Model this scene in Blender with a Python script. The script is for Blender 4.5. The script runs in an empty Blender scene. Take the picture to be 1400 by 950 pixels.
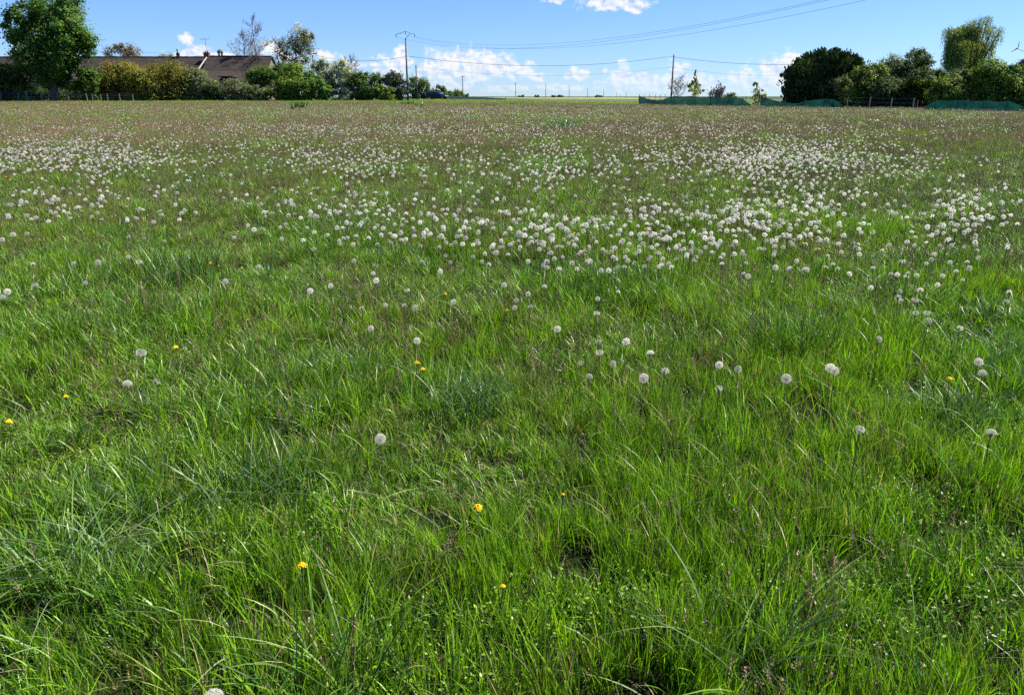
import bpy, math, random
import numpy as np
from mathutils import Vector, Matrix

# ------------------------------------------------------------------ camera, sky, sun, exposure
scene = bpy.context.scene
COL = scene.collection
FPX, CX, CY, Y0 = 1030.0, 700.0, 475.0, 132.0       # focal length and horizon of the photograph, in its pixels
PITCH = math.atan((CY - Y0) / FPX)
CAMZ = 1.5
cam_data = bpy.data.cameras.new('camera')
cam_data.sensor_width = 36.0
cam_data.lens = 36.0 * FPX / 1400.0
cam_data.clip_start = 0.02
cam_data.clip_end = 20000
cam = bpy.data.objects.new('camera', cam_data)
cam.location = (0, 0, CAMZ)
cam.rotation_euler = (math.pi / 2 - PITCH, 0, 0)
COL.objects.link(cam)
scene.camera = cam

SUN_AZ, SUN_EL = math.radians(74), math.radians(51)  # clockwise from the view direction (+Y), above the horizon
sd = bpy.data.lights.new('sun', 'SUN')
sd.energy = 5.0
sd.angle = math.radians(0.53)
sd.color = (1.0, 0.94, 0.83)
sun = bpy.data.objects.new('sun', sd)
to_sun = Vector((math.sin(SUN_AZ) * math.cos(SUN_EL), math.cos(SUN_AZ) * math.cos(SUN_EL), math.sin(SUN_EL)))
sun.rotation_euler = (-to_sun).to_track_quat('-Z', 'Y').to_euler()
sun.location = (30, 10, 40)
COL.objects.link(sun)

vs = scene.view_settings
vs.view_transform = 'Standard'
vs.look = 'None'
vs.exposure = 1.1
vs.gamma = 1.0
vs.use_curve_mapping = False
scene.cycles.max_bounces = 3
scene.cycles.diffuse_bounces = 2
scene.cycles.glossy_bounces = 1
scene.cycles.transmission_bounces = 2
scene.cycles.transparent_max_bounces = 12
scene.cycles.use_denoising = False
scene.cycles.sample_clamp_indirect = 4.0


def ray(px, py):
    x = (px - CX) / FPX
    u = (CY - py) / FPX
    c, s = math.cos(PITCH), math.sin(PITCH)
    return np.array([x, c + u * s, -s + u * c])


def az_el(px, py):
    r = ray(px, py)
    return math.atan2(r[0], r[1]), math.atan2(r[2], math.hypot(r[0], r[1]))


world = bpy.data.worlds.new('World')
scene.world = world
world.use_nodes = True
wn, wl = world.node_tree.nodes, world.node_tree.links
wn.clear()
w_out = wn.new('ShaderNodeOutputWorld')
sky = wn.new('ShaderNodeTexSky')
sky.sky_type = 'NISHITA'
sky.sun_disc = False
sky.sun_elevation = SUN_EL
sky.sun_rotation = SUN_AZ
sky.altitude = 100
sky.air_density = 1.0
sky.dust_density = 0.0
sky.ozone_density = 2.0
bg_sky = wn.new('ShaderNodeBackground')
bg_sky.inputs['Strength'].default_value = 0.0535
sky_tint = wn.new('ShaderNodeMix')            # the camera's cool white balance
sky_tint.data_type = 'RGBA'
sky_tint.blend_type = 'MULTIPLY'
sky_tint.inputs['Factor'].default_value = 1.0
sky_tint.inputs['B'].default_value = (0.61, 0.88, 1.50, 1)
wl.new(sky.outputs[0], sky_tint.inputs['A'])
wl.new(sky_tint.outputs['Result'], bg_sky.inputs['Color'])


def wmath(op, a, b=None, c=None, clamp=False):
    n = wn.new('ShaderNodeMath')
    n.operation = op
    n.use_clamp = clamp
    for i, v in enumerate((a, b, c)):
        if v is None:
            continue
        if isinstance(v, (int, float)):
            n.inputs[i].default_value = v
        else:
            wl.new(v, n.inputs[i])
    return n.outputs[0]


def wvec(op, a, b=None):
    n = wn.new('ShaderNodeVectorMath')
    n.operation = op
    for i, v in enumerate((a, b)):
        if v is None:
            continue
        if isinstance(v, tuple):
            n.inputs[i].default_value = v
        else:
            wl.new(v, n.inputs[i])
    return n.outputs['Value'] if op in ('LENGTH', 'DOT_PRODUCT') else n.outputs['Vector']


tc = wn.new('ShaderNodeTexCoord')
sep = wn.new('ShaderNodeSeparateXYZ')
wl.new(tc.outputs['Generated'], sep.inputs[0])
w_az = wmath('ARCTAN2', sep.outputs[0], sep.outputs[1])
w_el = wmath('ARCSINE', sep.outputs[2])
comb = wn.new('ShaderNodeCombineXYZ')
wl.new(w_az, comb.inputs[0])
wl.new(w_el, comb.inputs[1])
P = comb.outputs[0]


def wnoise(vec, scale, detail=7, rough=0.55, offset=(0, 0, 0)):
    v = wvec('ADD', vec, offset)
    n = wn.new('ShaderNodeTexNoise')
    n.inputs['Scale'].default_value = scale
    n.inputs['Detail'].default_value = detail
    n.inputs['Roughness'].default_value = rough
    wl.new(v, n.inputs['Vector'])
    return n.outputs[0]


# cumulus clouds: puffs (x, y, half width, half height) measured in the photograph, turned into azimuth and elevation
PUFFS = [
    (606, 88, 34, 24), (640, 78, 36, 19), (652, 90, 46, 28), (680, 92, 40, 22), (705, 97, 38, 15), (590, 95, 30, 15),
    (545, 87, 30, 22), (520, 98, 26, 13), (628, 100, 90, 13), (730, 105, 36, 8),
    (790, 103, 24, 10), (782, 99, 14, 8), (850, 101, 26, 16), (880, 108, 30, 13), (840, 112, 36, 11),
    (925, 98, 22, 17), (935, 108, 34, 13), (905, 112, 30, 10),
    (1020, 108, 34, 16), (1060, 98, 34, 22), (1078, 86, 20, 17), (1050, 116, 48, 15), (1085, 110, 34, 20), (975, 112, 26, 11),
    (835, 4, 56, 13), (868, 9, 30, 10), (762, 1, 24, 6),
    (252, 54, 13, 8), (275, 72, 22, 9), (302, 77, 26, 7), (255, 76, 28, 7),
    (372, 70, 28, 18), (395, 82, 32, 14), (448, 77, 20, 11), (490, 90, 20, 8), (512, 90, 10, 6),
    (610, 116, 60, 9), (760, 120, 60, 6), (690, 121, 60, 6), (880, 122, 60, 7), (960, 124, 60, 6),
]
cone = None
for (x, y, rx, ry) in PUFFS:
    a, e = az_el(x, y)
    k = 1.0 / 1090.0
    d = wvec('SUBTRACT', P, (a, e, 0))
    d = wvec('MULTIPLY', d, (1 / (rx * 1.22 * k), 1 / (ry * 1.25 * k), 1))
    v = wmath('SUBTRACT', 1.0, wvec('LENGTH', d))
    cone = v if cone is None else wmath('MAXIMUM', cone, v)
# the same low cumulus goes on round the rest of the horizon
far_n = wnoise(P, 5.0, 3, 0.5, (3.1, 0, 0))
band = wmath('SUBTRACT', 1.0, wmath('ABSOLUTE', wmath('MULTIPLY', wmath('SUBTRACT', w_el, 0.055), 22)))
away = wmath('MULTIPLY', wmath('SUBTRACT', wmath('ABSOLUTE', w_az), 0.72), 10, clamp=True)
rest = wmath('MULTIPLY', wmath('ADD', wmath('MULTIPLY', band, 0.9), wmath('MULTIPLY', wmath('SUBTRACT', far_n, 0.56), 4.0)), away)
rest = wmath('SUBTRACT', rest, wmath('SUBTRACT', 1.0, away))
cone = wmath('MAXIMUM', cone, rest)
cone = wmath('MAXIMUM', cone, -1.0)
Pn = wvec('MULTIPLY', P, (1.0, 1.25, 1))
n1 = wnoise(Pn, 62, 8, 0.58)
n2 = wnoise(Pn, 62, 8, 0.58, (-0.0032, -0.0042, 0))
dens = wmath('ADD', cone, wmath('MULTIPLY', wmath('SUBTRACT', n1, 0.5), 2.3))
mr = wn.new('ShaderNodeMapRange')
mr.interpolation_type = 'SMOOTHSTEP'
mr.inputs['From Min'].default_value = 0.26
mr.inputs['From Max'].default_value = 0.78
wl.new(dens, mr.inputs['Value'])
# thin out near the horizon, where the air veils them
veil = wn.new('ShaderNodeMapRange')
veil.inputs['From Min'].default_value = 0.004
veil.inputs['From Max'].default_value = 0.035
veil.inputs['To Min'].default_value = 0.35
veil.inputs['To Max'].default_value = 0.96
wl.new(w_el, veil.inputs['Value'])
alpha = wmath('MULTIPLY', mr.outputs[0], veil.outputs[0])
lit = wmath('ADD', 0.92, wmath('MULTIPLY', wmath('SUBTRACT', n1, n2), 4.5), clamp=False)
thick = wmath('MULTIPLY', wmath('SUBTRACT', dens, 0.62), 0.85, clamp=True)
lit = wmath('SUBTRACT', lit, thick, clamp=True)
cm = wn.new('ShaderNodeMix')
cm.data_type = 'RGBA'
wl.new(lit, cm.inputs['Factor'])
cm.inputs['A'].default_value = (0.52, 0.66, 0.98, 1)
cm.inputs['B'].default_value = (1.0, 1.0, 1.0, 1)
bg_cloud = wn.new('ShaderNodeBackground')
bg_cloud.inputs['Strength'].default_value = 0.465
wl.new(cm.outputs['Result'], bg_cloud.inputs['Color'])
w_mix = wn.new('ShaderNodeMixShader')
wl.new(alpha, w_mix.inputs[0])
wl.new(bg_sky.outputs[0], w_mix.inputs[1])
wl.new(bg_cloud.outputs[0], w_mix.inputs[2])
wl.new(w_mix.outputs[0], w_out.inputs[0])

# ------------------------------------------------------------------ helpers
R = np.random.default_rng(11)


def sstep(a, b, x):
    t = np.clip((np.asarray(x, float) - a) / (b - a), 0, 1)
    return t * t * (3 - 2 * t)


_tabs = {}


def vnoise(x, y, seed=0):
    """smooth value noise, 0 to 1, one cell per unit"""
    if seed not in _tabs:
        _tabs[seed] = np.random.default_rng(1000 + seed).random((256, 256))
    t = _tabs[seed]
    x = np.asarray(x, float) + 4000.37
    y = np.asarray(y, float) + 4000.71
    xi, yi = np.floor(x).astype(int), np.floor(y).astype(int)
    fx, fy = x - xi, y - yi
    fx, fy = fx * fx * (3 - 2 * fx), fy * fy * (3 - 2 * fy)
    g = lambda i, j: t[(xi + i) & 255, (yi + j) & 255]
    return (g(0, 0) * (1 - fx) + g(1, 0) * fx) * (1 - fy) + (g(0, 1) * (1 - fx) + g(1, 1) * fx) * fy


def terrain(x, y):
    x = np.asarray(x, float)
    y = np.asarray(y, float)
    z = (0.78 * sstep(20, 125, y) - 0.55 * sstep(178, 430, y)) * (1 - 0.75 * sstep(-15, 25, x))
    near = 1 - sstep(25, 60, np.hypot(x, y))
    z = z + near * (0.09 * (vnoise(x * 0.8, y * 0.8, 1) - 0.5) + 0.05 * (vnoise(x * 2.3, y * 2.3, 2) - 0.5))
    return z


def tz(x, y):
    return float(terrain(x, y))


def at(px, py, d):
    """the point seen at a pixel of the photograph, d metres ahead"""
    r = ray(px, py)
    t = d / r[1]
    return np.array([r[0] * t, d, CAMZ + r[2] * t])


def ground_at(px, d):
    """the ground point d metres ahead below a column of the photograph"""
    z = 0.0
    for _ in range(6):
        depth = d * math.cos(PITCH) + (CAMZ - z) * math.sin(PITCH)
        x = (px - CX) / FPX * depth
        z = tz(x, d)
    return np.array([x, d, z])


def meet_many(px, py, h):
    """where the view rays meet the level h above the ground"""
    x = (np.asarray(px, float) - CX) / FPX
    u = (CY - np.asarray(py, float)) / FPX
    c, s = math.cos(PITCH), math.sin(PITCH)
    ry, rz_ = c + u * s, -s + u * c
    z = np.zeros_like(x)
    for _ in range(40):
        t = np.minimum((CAMZ - (z + h)) / np.maximum(-rz_, 1e-4), 400)
        z = 0.5 * z + 0.5 * terrain(x * t, ry * t)
    return np.stack([x * t, ry * t, z], -1)


def meet(px, py, h=0.0):
    return meet_many(np.array([px]), np.array([py]), h)[0]


def tag(o, label=None, cat=None, group=None, kind=None):
    if label:
        o['label'] = label
    if cat:
        o['category'] = cat
    if group:
        o['group'] = group
    if kind:
        o['kind'] = kind
    return o


def empty(name, loc, label=None, cat=None, group=None, rz=0.0):
    o = bpy.data.objects.new(name, None)
    o.empty_display_size = 0.2
    o.location = tuple(float(v) for v in loc)
    o.rotation_euler = (0, 0, rz)
    COL.objects.link(o)
    return tag(o, label, cat, group)


def mesh_np(name, V, F, C=None, smooth=True):
    """V (n,3); F list of int arrays (m,k); C (n,3) colours"""
    me = bpy.data.meshes.new(name)
    V = np.asarray(V, np.float32)
    me.vertices.add(len(V))
    me.vertices.foreach_set('co', V.ravel())
    F = [np.asarray(f, np.int32) for f in F if len(f)]
    loops = np.concatenate([f.ravel() for f in F])
    counts = np.concatenate([np.full(len(f), f.shape[1], np.int32) for f in F])
    starts = np.concatenate([[0], np.cumsum(counts)[:-1]]).astype(np.int32)
    me.loops.add(len(loops))
    me.loops.foreach_set('vertex_index', loops)
    me.polygons.add(len(counts))
    me.polygons.foreach_set('loop_start', starts)
    me.polygons.foreach_set('loop_total', counts)
    me.update(calc_edges=True)
    if smooth:
        me.polygons.foreach_set('use_smooth', np.ones(len(counts), bool))
    if C is not None:
        at_ = me.attributes.new('col', 'FLOAT_COLOR', 'POINT')
        C4 = np.concatenate([np.asarray(C, np.float32), np.ones((len(V), 1), np.float32)], 1)
        at_.data.foreach_set('color', C4.ravel())
    me.validate()
    return me


def link(name, me, mat, parent=None, loc=(0, 0, 0)):
    o = bpy.data.objects.new(name, me)
    if mat is not None and not me.materials:
        me.materials.append(mat)
    o.location = tuple(float(v) for v in loc)
    o.parent = parent
    COL.objects.link(o)
    return o


class MB:
    """collects solids into one mesh"""

    def __init__(self, origin=(0, 0, 0)):
        self.v, self.f = [], []
        self.o = np.array(origin, float)

    def add(self, verts, faces):
        n = len(self.v)
        self.v += [tuple(np.array(p, float) - self.o) for p in verts]
        self.f += [tuple(i + n for i in f) for f in faces]

    def box(self, lo, hi):
        (a, b, c), (d, e, f) = lo, hi
        self.add([(a, b, c), (d, b, c), (d, e, c), (a, e, c), (a, b, f), (d, b, f), (d, e, f), (a, e, f)],
                 [(0, 3, 2, 1), (4, 5, 6, 7), (0, 1, 5, 4), (1, 2, 6, 5), (2, 3, 7, 6), (3, 0, 4, 7)])

    def tube(self, pts, rad, n=6, cap=True):
        pts = [np.array(p, float) for p in pts]
        if isinstance(rad, (int, float)):
            rad = [rad] * len(pts)
        rings = []
        ref = np.array([0.31, 0.87, 0.38])
        vs_ = []
        for i, p in enumerate(pts):
            t = pts[min(i + 1, len(pts) - 1)] - pts[max(i - 1, 0)]
            t /= max(np.linalg.norm(t), 1e-9)
            a = np.cross(t, ref)
            if np.linalg.norm(a) < 1e-3:
                a = np.cross(t, np.array([1.0, 0, 0]))
            a /= np.linalg.norm(a)
            b = np.cross(t, a)
            rings.append(len(vs_))
            for k in range(n):
                w = 2 * math.pi * k / n
                vs_.append(p + rad[i] * (a * math.cos(w) + b * math.sin(w)))
        fs = []
        for i in range(len(pts) - 1):
            for k in range(n):
                fs.append((rings[i] + k, rings[i] + (k + 1) % n, rings[i + 1] + (k + 1) % n, rings[i + 1] + k))
        if cap:
            fs.append(tuple(reversed(range(rings[0], rings[0] + n))))
            fs.append(tuple(range(rings[-1], rings[-1] + n)))
        self.add(vs_, fs)

    def prism(self, poly, axis, a, b):
        """extrude a closed 2-D outline along an axis ('x': outline is (y,z); 'y': outline is (x,z))"""
        n = len(poly)
        mk = (lambda p, t: (t, p[0], p[1])) if axis == 'x' else (lambda p, t: (p[0], t, p[1]))
        vs_ = [mk(p, a) for p in poly] + [mk(p, b) for p in poly]
        fs = [tuple(range(n)), tuple(reversed(range(n, 2 * n)))] + [(i, n + i, n + (i + 1) % n, (i + 1) % n) for i in range(n)]
        self.add(vs_, fs)

    def build(self, name, mat, parent=None, smooth=False, bevel=0):
        me = bpy.data.meshes.new(name)
        me.from_pydata(self.v, [], self.f)
        me.validate()
        me.update()
        import bmesh
        bm = bmesh.new()
        bm.from_mesh(me)
        bmesh.ops.recalc_face_normals(bm, faces=bm.faces)
        if bevel:
            bmesh.ops.bevel(bm, geom=bm.edges[:], offset=bevel, segments=2, affect='EDGES', clamp_overlap=True)
        bm.to_mesh(me)
        bm.free()
        if smooth:
            me.polygons.foreach_set('use_smooth', np.ones(len(me.polygons), bool))
        return link(name, me, mat, parent, self.o if parent is None else (0, 0, 0))


# ------------------------------------------------------------------ materials
def nodes_of(name):
    m = bpy.data.materials.new(name)
    m.use_nodes = True
    m.node_tree.nodes.clear()
    return m, m.node_tree.nodes, m.node_tree.links


def mat_solid(name, c1, c2, scale=3.0, rough=0.7, metal=0.0, bump=0.0, spec=0.4, stretch=(1, 1, 1), obj_space=True):
    m, n, l = nodes_of(name)
    out = n.new('ShaderNodeOutputMaterial')
    b = n.new('ShaderNodeBsdfPrincipled')
    tcn = n.new('ShaderNodeTexCoord')
    mp = n.new('ShaderNodeMapping')
    mp.inputs['Scale'].default_value = stretch
    l.new(tcn.outputs['Object' if obj_space else 'Generated'], mp.inputs['Vector'])
    nz = n.new('ShaderNodeTexNoise')
    nz.inputs['Scale'].default_value = scale
    nz.inputs['Detail'].default_value = 6
    nz.inputs['Roughness'].default_value = 0.65
    l.new(mp.outputs[0], nz.inputs['Vector'])
    cr = n.new('ShaderNodeValToRGB')
    cr.color_ramp.elements[0].position = 0.35
    cr.color_ramp.elements[1].position = 0.68
    cr.color_ramp.elements[0].color = (*c1, 1)
    cr.color_ramp.elements[1].color = (*c2, 1)
    l.new(nz.outputs[0], cr.inputs[0])
    l.new(cr.outputs[0], b.inputs['Base Color'])
    b.inputs['Roughness'].default_value = rough
    b.inputs['Metallic'].default_value = metal
    b.inputs['Specular IOR Level'].default_value = spec
    if bump:
        bp = n.new('ShaderNodeBump')
        bp.inputs['Strength'].default_value = bump
        bp.inputs['Distance'].default_value = 0.02
        l.new(nz.outputs[0], bp.inputs['Height'])
        l.new(bp.outputs[0], b.inputs['Normal'])
    l.new(b.outputs[0], out.inputs[0])
    return m


def mat_leaf(name, rough=0.5, trans=0.35, spec=0.4, tr_tint=(1.15, 1.1, 0.55), patch=0.0, patch_scale=0.9, gain=1.0, vary=0.22):
    """colour of each blade or leaf comes from its 'col' attribute; patches of lusher and drier growth from a noise over the field"""
    m, n, l = nodes_of(name)
    out = n.new('ShaderNodeOutputMaterial')
    a = n.new('ShaderNodeAttribute')
    a.attribute_name = 'col'
    src = a.outputs['Color']
    oi = n.new('ShaderNodeObjectInfo')
    hv = n.new('ShaderNodeHueSaturation')
    l.new(src, hv.inputs['Color'])
    r1 = n.new('ShaderNodeMapRange')
    l.new(oi.outputs['Random'], r1.inputs['Value'])
    r1.inputs['To Min'].default_value = (1 - vary) * gain
    r1.inputs['To Max'].default_value = (1 + vary) * gain
    l.new(r1.outputs[0], hv.inputs['Value'])
    src = hv.outputs[0]
    if patch:
        g = n.new('ShaderNodeNewGeometry')
        nz = n.new('ShaderNodeTexNoise')
        nz.inputs['Scale'].default_value = patch_scale
        nz.inputs['Detail'].default_value = 5
        nz.inputs['Roughness'].default_value = 0.6
        l.new(g.outputs['Position'], nz.inputs['Vector'])
        cr = n.new('ShaderNodeValToRGB')
        e = cr.color_ramp.elements
        e[0].position, e[0].color = 0.33, (0.70, 0.82, 0.80, 1)
        e[1].position, e[1].color = 0.66, (1.12, 1.10, 0.75, 1)
        mid = e.new(0.5)
        mid.color = (1.0, 1.0, 1.0, 1)
        l.new(nz.outputs[0], cr.inputs[0])
        mx = n.new('ShaderNodeMix')
        mx.data_type = 'RGBA'
        mx.blend_type = 'MULTIPLY'
        mx.inputs['Factor'].default_value = patch
        l.new(src, mx.inputs['A'])
        l.new(cr.outputs[0], mx.inputs['B'])
        src = mx.outputs['Result']
    b = n.new('ShaderNodeBsdfPrincipled')
    l.new(src, b.inputs['Base Color'])
    b.inputs['Roughness'].default_value = rough
    b.inputs['Specular IOR Level'].default_value = spec
    t = n.new('ShaderNodeBsdfTranslucent')
    tm = n.new('ShaderNodeMix')
    tm.data_type = 'RGBA'
    tm.blend_type = 'MULTIPLY'
    tm.inputs['Factor'].default_value = 1.0
    l.new(src, tm.inputs['A'])
    tm.inputs['B'].default_value = (*tr_tint, 1)
    l.new(tm.outputs['Result'], t.inputs['Color'])
    mx2 = n.new('ShaderNodeMixShader')
    mx2.inputs[0].default_value = trans
    l.new(b.outputs[0], mx2.inputs[1])
    l.new(t.outputs[0], mx2.inputs[2])
    l.new(mx2.outputs[0], out.inputs[0])
    return m


M = {}
M['grass'] = mat_leaf('grass_blade', 0.40, 0.36, 0.5, (1.10, 1.24, 0.40), 0.8, 0.8)
M['stalk'] = mat_leaf('dry_stalk', 0.7, 0.15, 0.2, (1, 0.9, 0.7))
M['clock'] = mat_leaf('dandelion_fluff', 0.8, 0.6, 0.1, (1, 1, 0.97), vary=0.3)
M['stem'] = mat_leaf('dandelion_stem', 0.5, 0.2, 0.4, (1, 1, 0.6))
M['petal'] = mat_leaf('yellow_petal', 0.6, 0.3, 0.2, (1, 0.95, 0.6))
M['leaf'] = mat_leaf('tree_leaf', 0.65, 0.38, 0.18, (1.2, 1.15, 0.45))
M['needle'] = mat_leaf('conifer_needle', 0.75, 0.12, 0.12, (1.1, 1.1, 0.6))
M['blossom'] = mat_leaf('blossom', 0.8, 0.35, 0.2, (1, 1, 0.9))
M['bark'] = mat_solid('bark', (0.06, 0.045, 0.03), (0.14, 0.11, 0.085), 6, 0.9, bump=0.6, stretch=(1, 1, 0.25))
M['bark_grey'] = mat_solid('grey_bark', (0.12, 0.105, 0.10), (0.22, 0.20, 0.19), 6, 0.9, bump=0.4, stretch=(1, 1, 0.25))

# ------------------------------------------------------------------ the setting: ground, far fields, road
def graded(limit, n, k=7.0):
    t = np.linspace(-1, 1, n)
    return np.sinh(t * k) / math.sinh(k) * limit


def ground_sheet():
    gx, gy = graded(9000, 321, 8.2), graded(9000, 321, 8.2)
    # finer rows over the meadow itself
    gy = np.unique(np.concatenate([gy, np.arange(60, 480, 10.0)]))
    gx = np.unique(np.concatenate([gx, np.arange(-160, 160, 8.0)]))
    X, Y = np.meshgrid(gx, gy)
    Z = terrain(X, Y)
    V = np.stack([X.ravel(), Y.ravel(), Z.ravel()], 1)
    nx, ny = len(gx), len(gy)
    i = np.arange((ny - 1) * (nx - 1))
    r, c = i // (nx - 1), i % (nx - 1)
    a = r * nx + c
    F = np.stack([a, a + 1, a + nx + 1, a + nx], 1)
    return mesh_np('ground', V, [F])


def mat_ground():
    m, n, l = nodes_of('meadow_soil')
    out = n.new('ShaderNodeOutputMaterial')
    b = n.new('ShaderNodeBsdfPrincipled')
    b.inputs['Roughness'].default_value = 0.95
    b.inputs['Specular IOR Level'].default_value = 0.1
    g = n.new('ShaderNodeNewGeometry')

    def noise(scale, detail=6):
        z = n.new('ShaderNodeTexNoise')
        z.inputs['Scale'].default_value = scale
        z.inputs['Detail'].default_value = detail
        z.inputs['Roughness'].default_value = 0.65
        l.new(g.outputs['Position'], z.inputs['Vector'])
        return z.outputs[0]

    def ramp(src, stops):
        r = n.new('ShaderNodeValToRGB')
        e = r.color_ramp.elements
        e[0].position, e[0].color = stops[0][0], (*stops[0][1], 1)
        e[1].position, e[1].color = stops[-1][0], (*stops[-1][1], 1)
        for p, c in stops[1:-1]:
            q = e.new(p)
            q.color = (*c, 1)
        l.new(src, r.inputs[0])
        return r.outputs[0]
    soil = ramp(noise(9), [(0.3, (0.012, 0.014, 0.006)), (0.55, (0.022, 0.032, 0.009)), (0.75, (0.045, 0.038, 0.02))])
    fields = ramp(noise(0.006, 3), [(0.35, (0.035, 0.06, 0.02)), (0.5, (0.05, 0.075, 0.025)), (0.65, (0.06, 0.065, 0.035))])
    ln = n.new('ShaderNodeVectorMath')
    ln.operation = 'LENGTH'
    l.new(g.outputs['Position'], ln.inputs[0])
    mr_ = n.new('ShaderNodeMapRange')
    mr_.inputs['From Min'].default_value = 165
    mr_.inputs['From Max'].default_value = 200
    l.new(ln.outputs['Value'], mr_.inputs['Value'])
    mx = n.new('ShaderNodeMix')
    mx.data_type = 'RGBA'
    l.new(mr_.outputs[0], mx.inputs['Factor'])
    l.new(soil, mx.inputs['A'])
    l.new(fields, mx.inputs['B'])
    l.new(mx.outputs['Result'], b.inputs['Base Color'])
    bp = n.new('ShaderNodeBump')
    bp.inputs['Strength'].default_value = 0.8
    bp.inputs['Distance'].default_value = 0.03
    l.new(noise(30), bp.inputs['Height'])
    l.new(bp.outputs[0], b.inputs['Normal'])
    l.new(b.outputs[0], out.inputs[0])
    return m


tag(link('ground', ground_sheet(), mat_ground()), kind='structure')


def field_sheet(name, x0, x1, y0, y1, h, mat, nx=60, ny=30):
    gx, gy = np.linspace(x0, x1, nx), np.linspace(y0, y1, ny)
    X, Y = np.meshgrid(gx, gy)
    edge = (X == x0) | (X == x1) | (Y == y0) | (Y == y1)
    Z = terrain(X, Y) + np.where(edge, 0.02, h + 0.12 * vnoise(X * 0.7, Y * 0.7, 5))
    i = np.arange((ny - 1) * (nx - 1))
    r, c = i // (nx - 1), i % (nx - 1)
    a = r * nx + c
    F = np.stack([a, a + 1, a + nx + 1, a + nx], 1)
    return tag(link(name, mesh_np(name, np.stack([X.ravel(), Y.ravel(), Z.ravel()], 1), [F]), mat), kind='structure')


field_sheet('rapeseed_field', -12, 84, 330, 620, 0.6, mat_solid('rapeseed', (0.14, 0.16, 0.035), (0.30, 0.27, 0.04), 0.4, 0.9, bump=0.5))
field_sheet('green_wheat_field', -10, 130, 172, 290, 0.35, mat_solid('wheat', (0.040, 0.075, 0.018), (0.07, 0.11, 0.028), 0.5, 0.9, bump=0.5))
field_sheet('road', -260, 45, 157, 163, 0.03, mat_solid('asphalt', (0.04, 0.04, 0.042), (0.065, 0.065, 0.065), 3, 0.9), 80, 5)


# ------------------------------------------------------------------ grass and stalks
def blades(rng, n, R_, h, w, lean, curl, segs, cols, tufts=0):
    """n curved blades in a disc of radius R_; h, w, lean, curl are (low, high); cols = list of (weight, rgb)"""
    U = lambda ab: rng.uniform(ab[0], ab[1], n)
    rr, aa = R_ * np.sqrt(rng.random(n)), rng.uniform(0, 2 * np.pi, n)
    bx, by = rr * np.cos(aa), rr * np.sin(aa)
    H, W, L, K = U(h), U(w), U(lean), U(curl)
    az = rng.uniform(0, 2 * np.pi, n)
    if tufts:       # blades fan out from a few crowns
        k_ = rng.integers(0, tufts, n)
        tr, ta = R_ * np.sqrt(rng.random(tufts)), rng.uniform(0, 2 * np.pi, tufts)
        ox, oy = rng.normal(0, 0.011, n), rng.normal(0, 0.011, n)
        bx, by = (tr * np.cos(ta))[k_] + ox, (tr * np.sin(ta))[k_] + oy
        az = np.arctan2(oy, ox) + rng.normal(0, 0.5, n)
        H = H * rng.uniform(0.72, 1.2, tufts)[k_]
    tw = az + np.pi / 2 + rng.uniform(-0.9, 0.9, n)
    t = np.linspace(0, 1, segs + 1)
    hor = H[:, None] * (L[:, None] * t + K[:, None] * t ** 2.2)
    ver = H[:, None] * (t - 0.42 * np.minimum(K, 1.5)[:, None] * t ** 2.6)
    wid = W[:, None] * 0.5 * np.clip((0.55 + 0.9 * t) * (1 - t ** 2.2), 0.03, 1)
    px, py = bx[:, None] + hor * np.cos(az)[:, None], by[:, None] + hor * np.sin(az)[:, None]
    dx, dy = np.cos(tw)[:, None] * wid, np.sin(tw)[:, None] * wid
    A = np.stack([px - dx, py - dy, ver], -1)
    B = np.stack([px + dx, py + dy, ver], -1)
    V = np.stack([A, B], 2).reshape(n, -1, 3)
    k = 2 * (segs + 1)
    s = np.arange(segs) * 2
    q = np.stack([s, s + 1, s + 3, s + 2], 1)
    F = (np.arange(n)[:, None, None] * k + q[None]).reshape(-1, 4)
    wts = np.array([c[0] for c in cols], float)
    ci = rng.choice(len(cols), n, p=wts / wts.sum())
    base = np.array([c[1] for c in cols])[ci] * rng.uniform(0.75, 1.25, (n, 1)) * rng.uniform(0.93, 1.07, (n, 3))
    C = np.repeat(base[:, None, :], k, 1)
    return V.reshape(-1, 3), F, C.reshape(-1, 3)


def merge(parts):
    V, F, C, o = [], {}, [], 0
    for v, f, c in parts:
        V.append(v)
        C.append(c)
        for ff in (f if isinstance(f, list) else [f]):
            F.setdefault(ff.shape[1], []).append(ff + o)
        o += len(v)
    return np.concatenate(V), [np.concatenate(x) for x in F.values()], np.concatenate(C)


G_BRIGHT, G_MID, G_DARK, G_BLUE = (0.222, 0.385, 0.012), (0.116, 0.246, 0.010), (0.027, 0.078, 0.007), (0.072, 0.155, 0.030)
G_STRAW, G_PALE, G_BROWN, G_RED = (0.40, 0.32, 0.17), (0.26, 0.34, 0.15), (0.29, 0.19, 0.10), (0.32, 0.17, 0.095)


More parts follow.
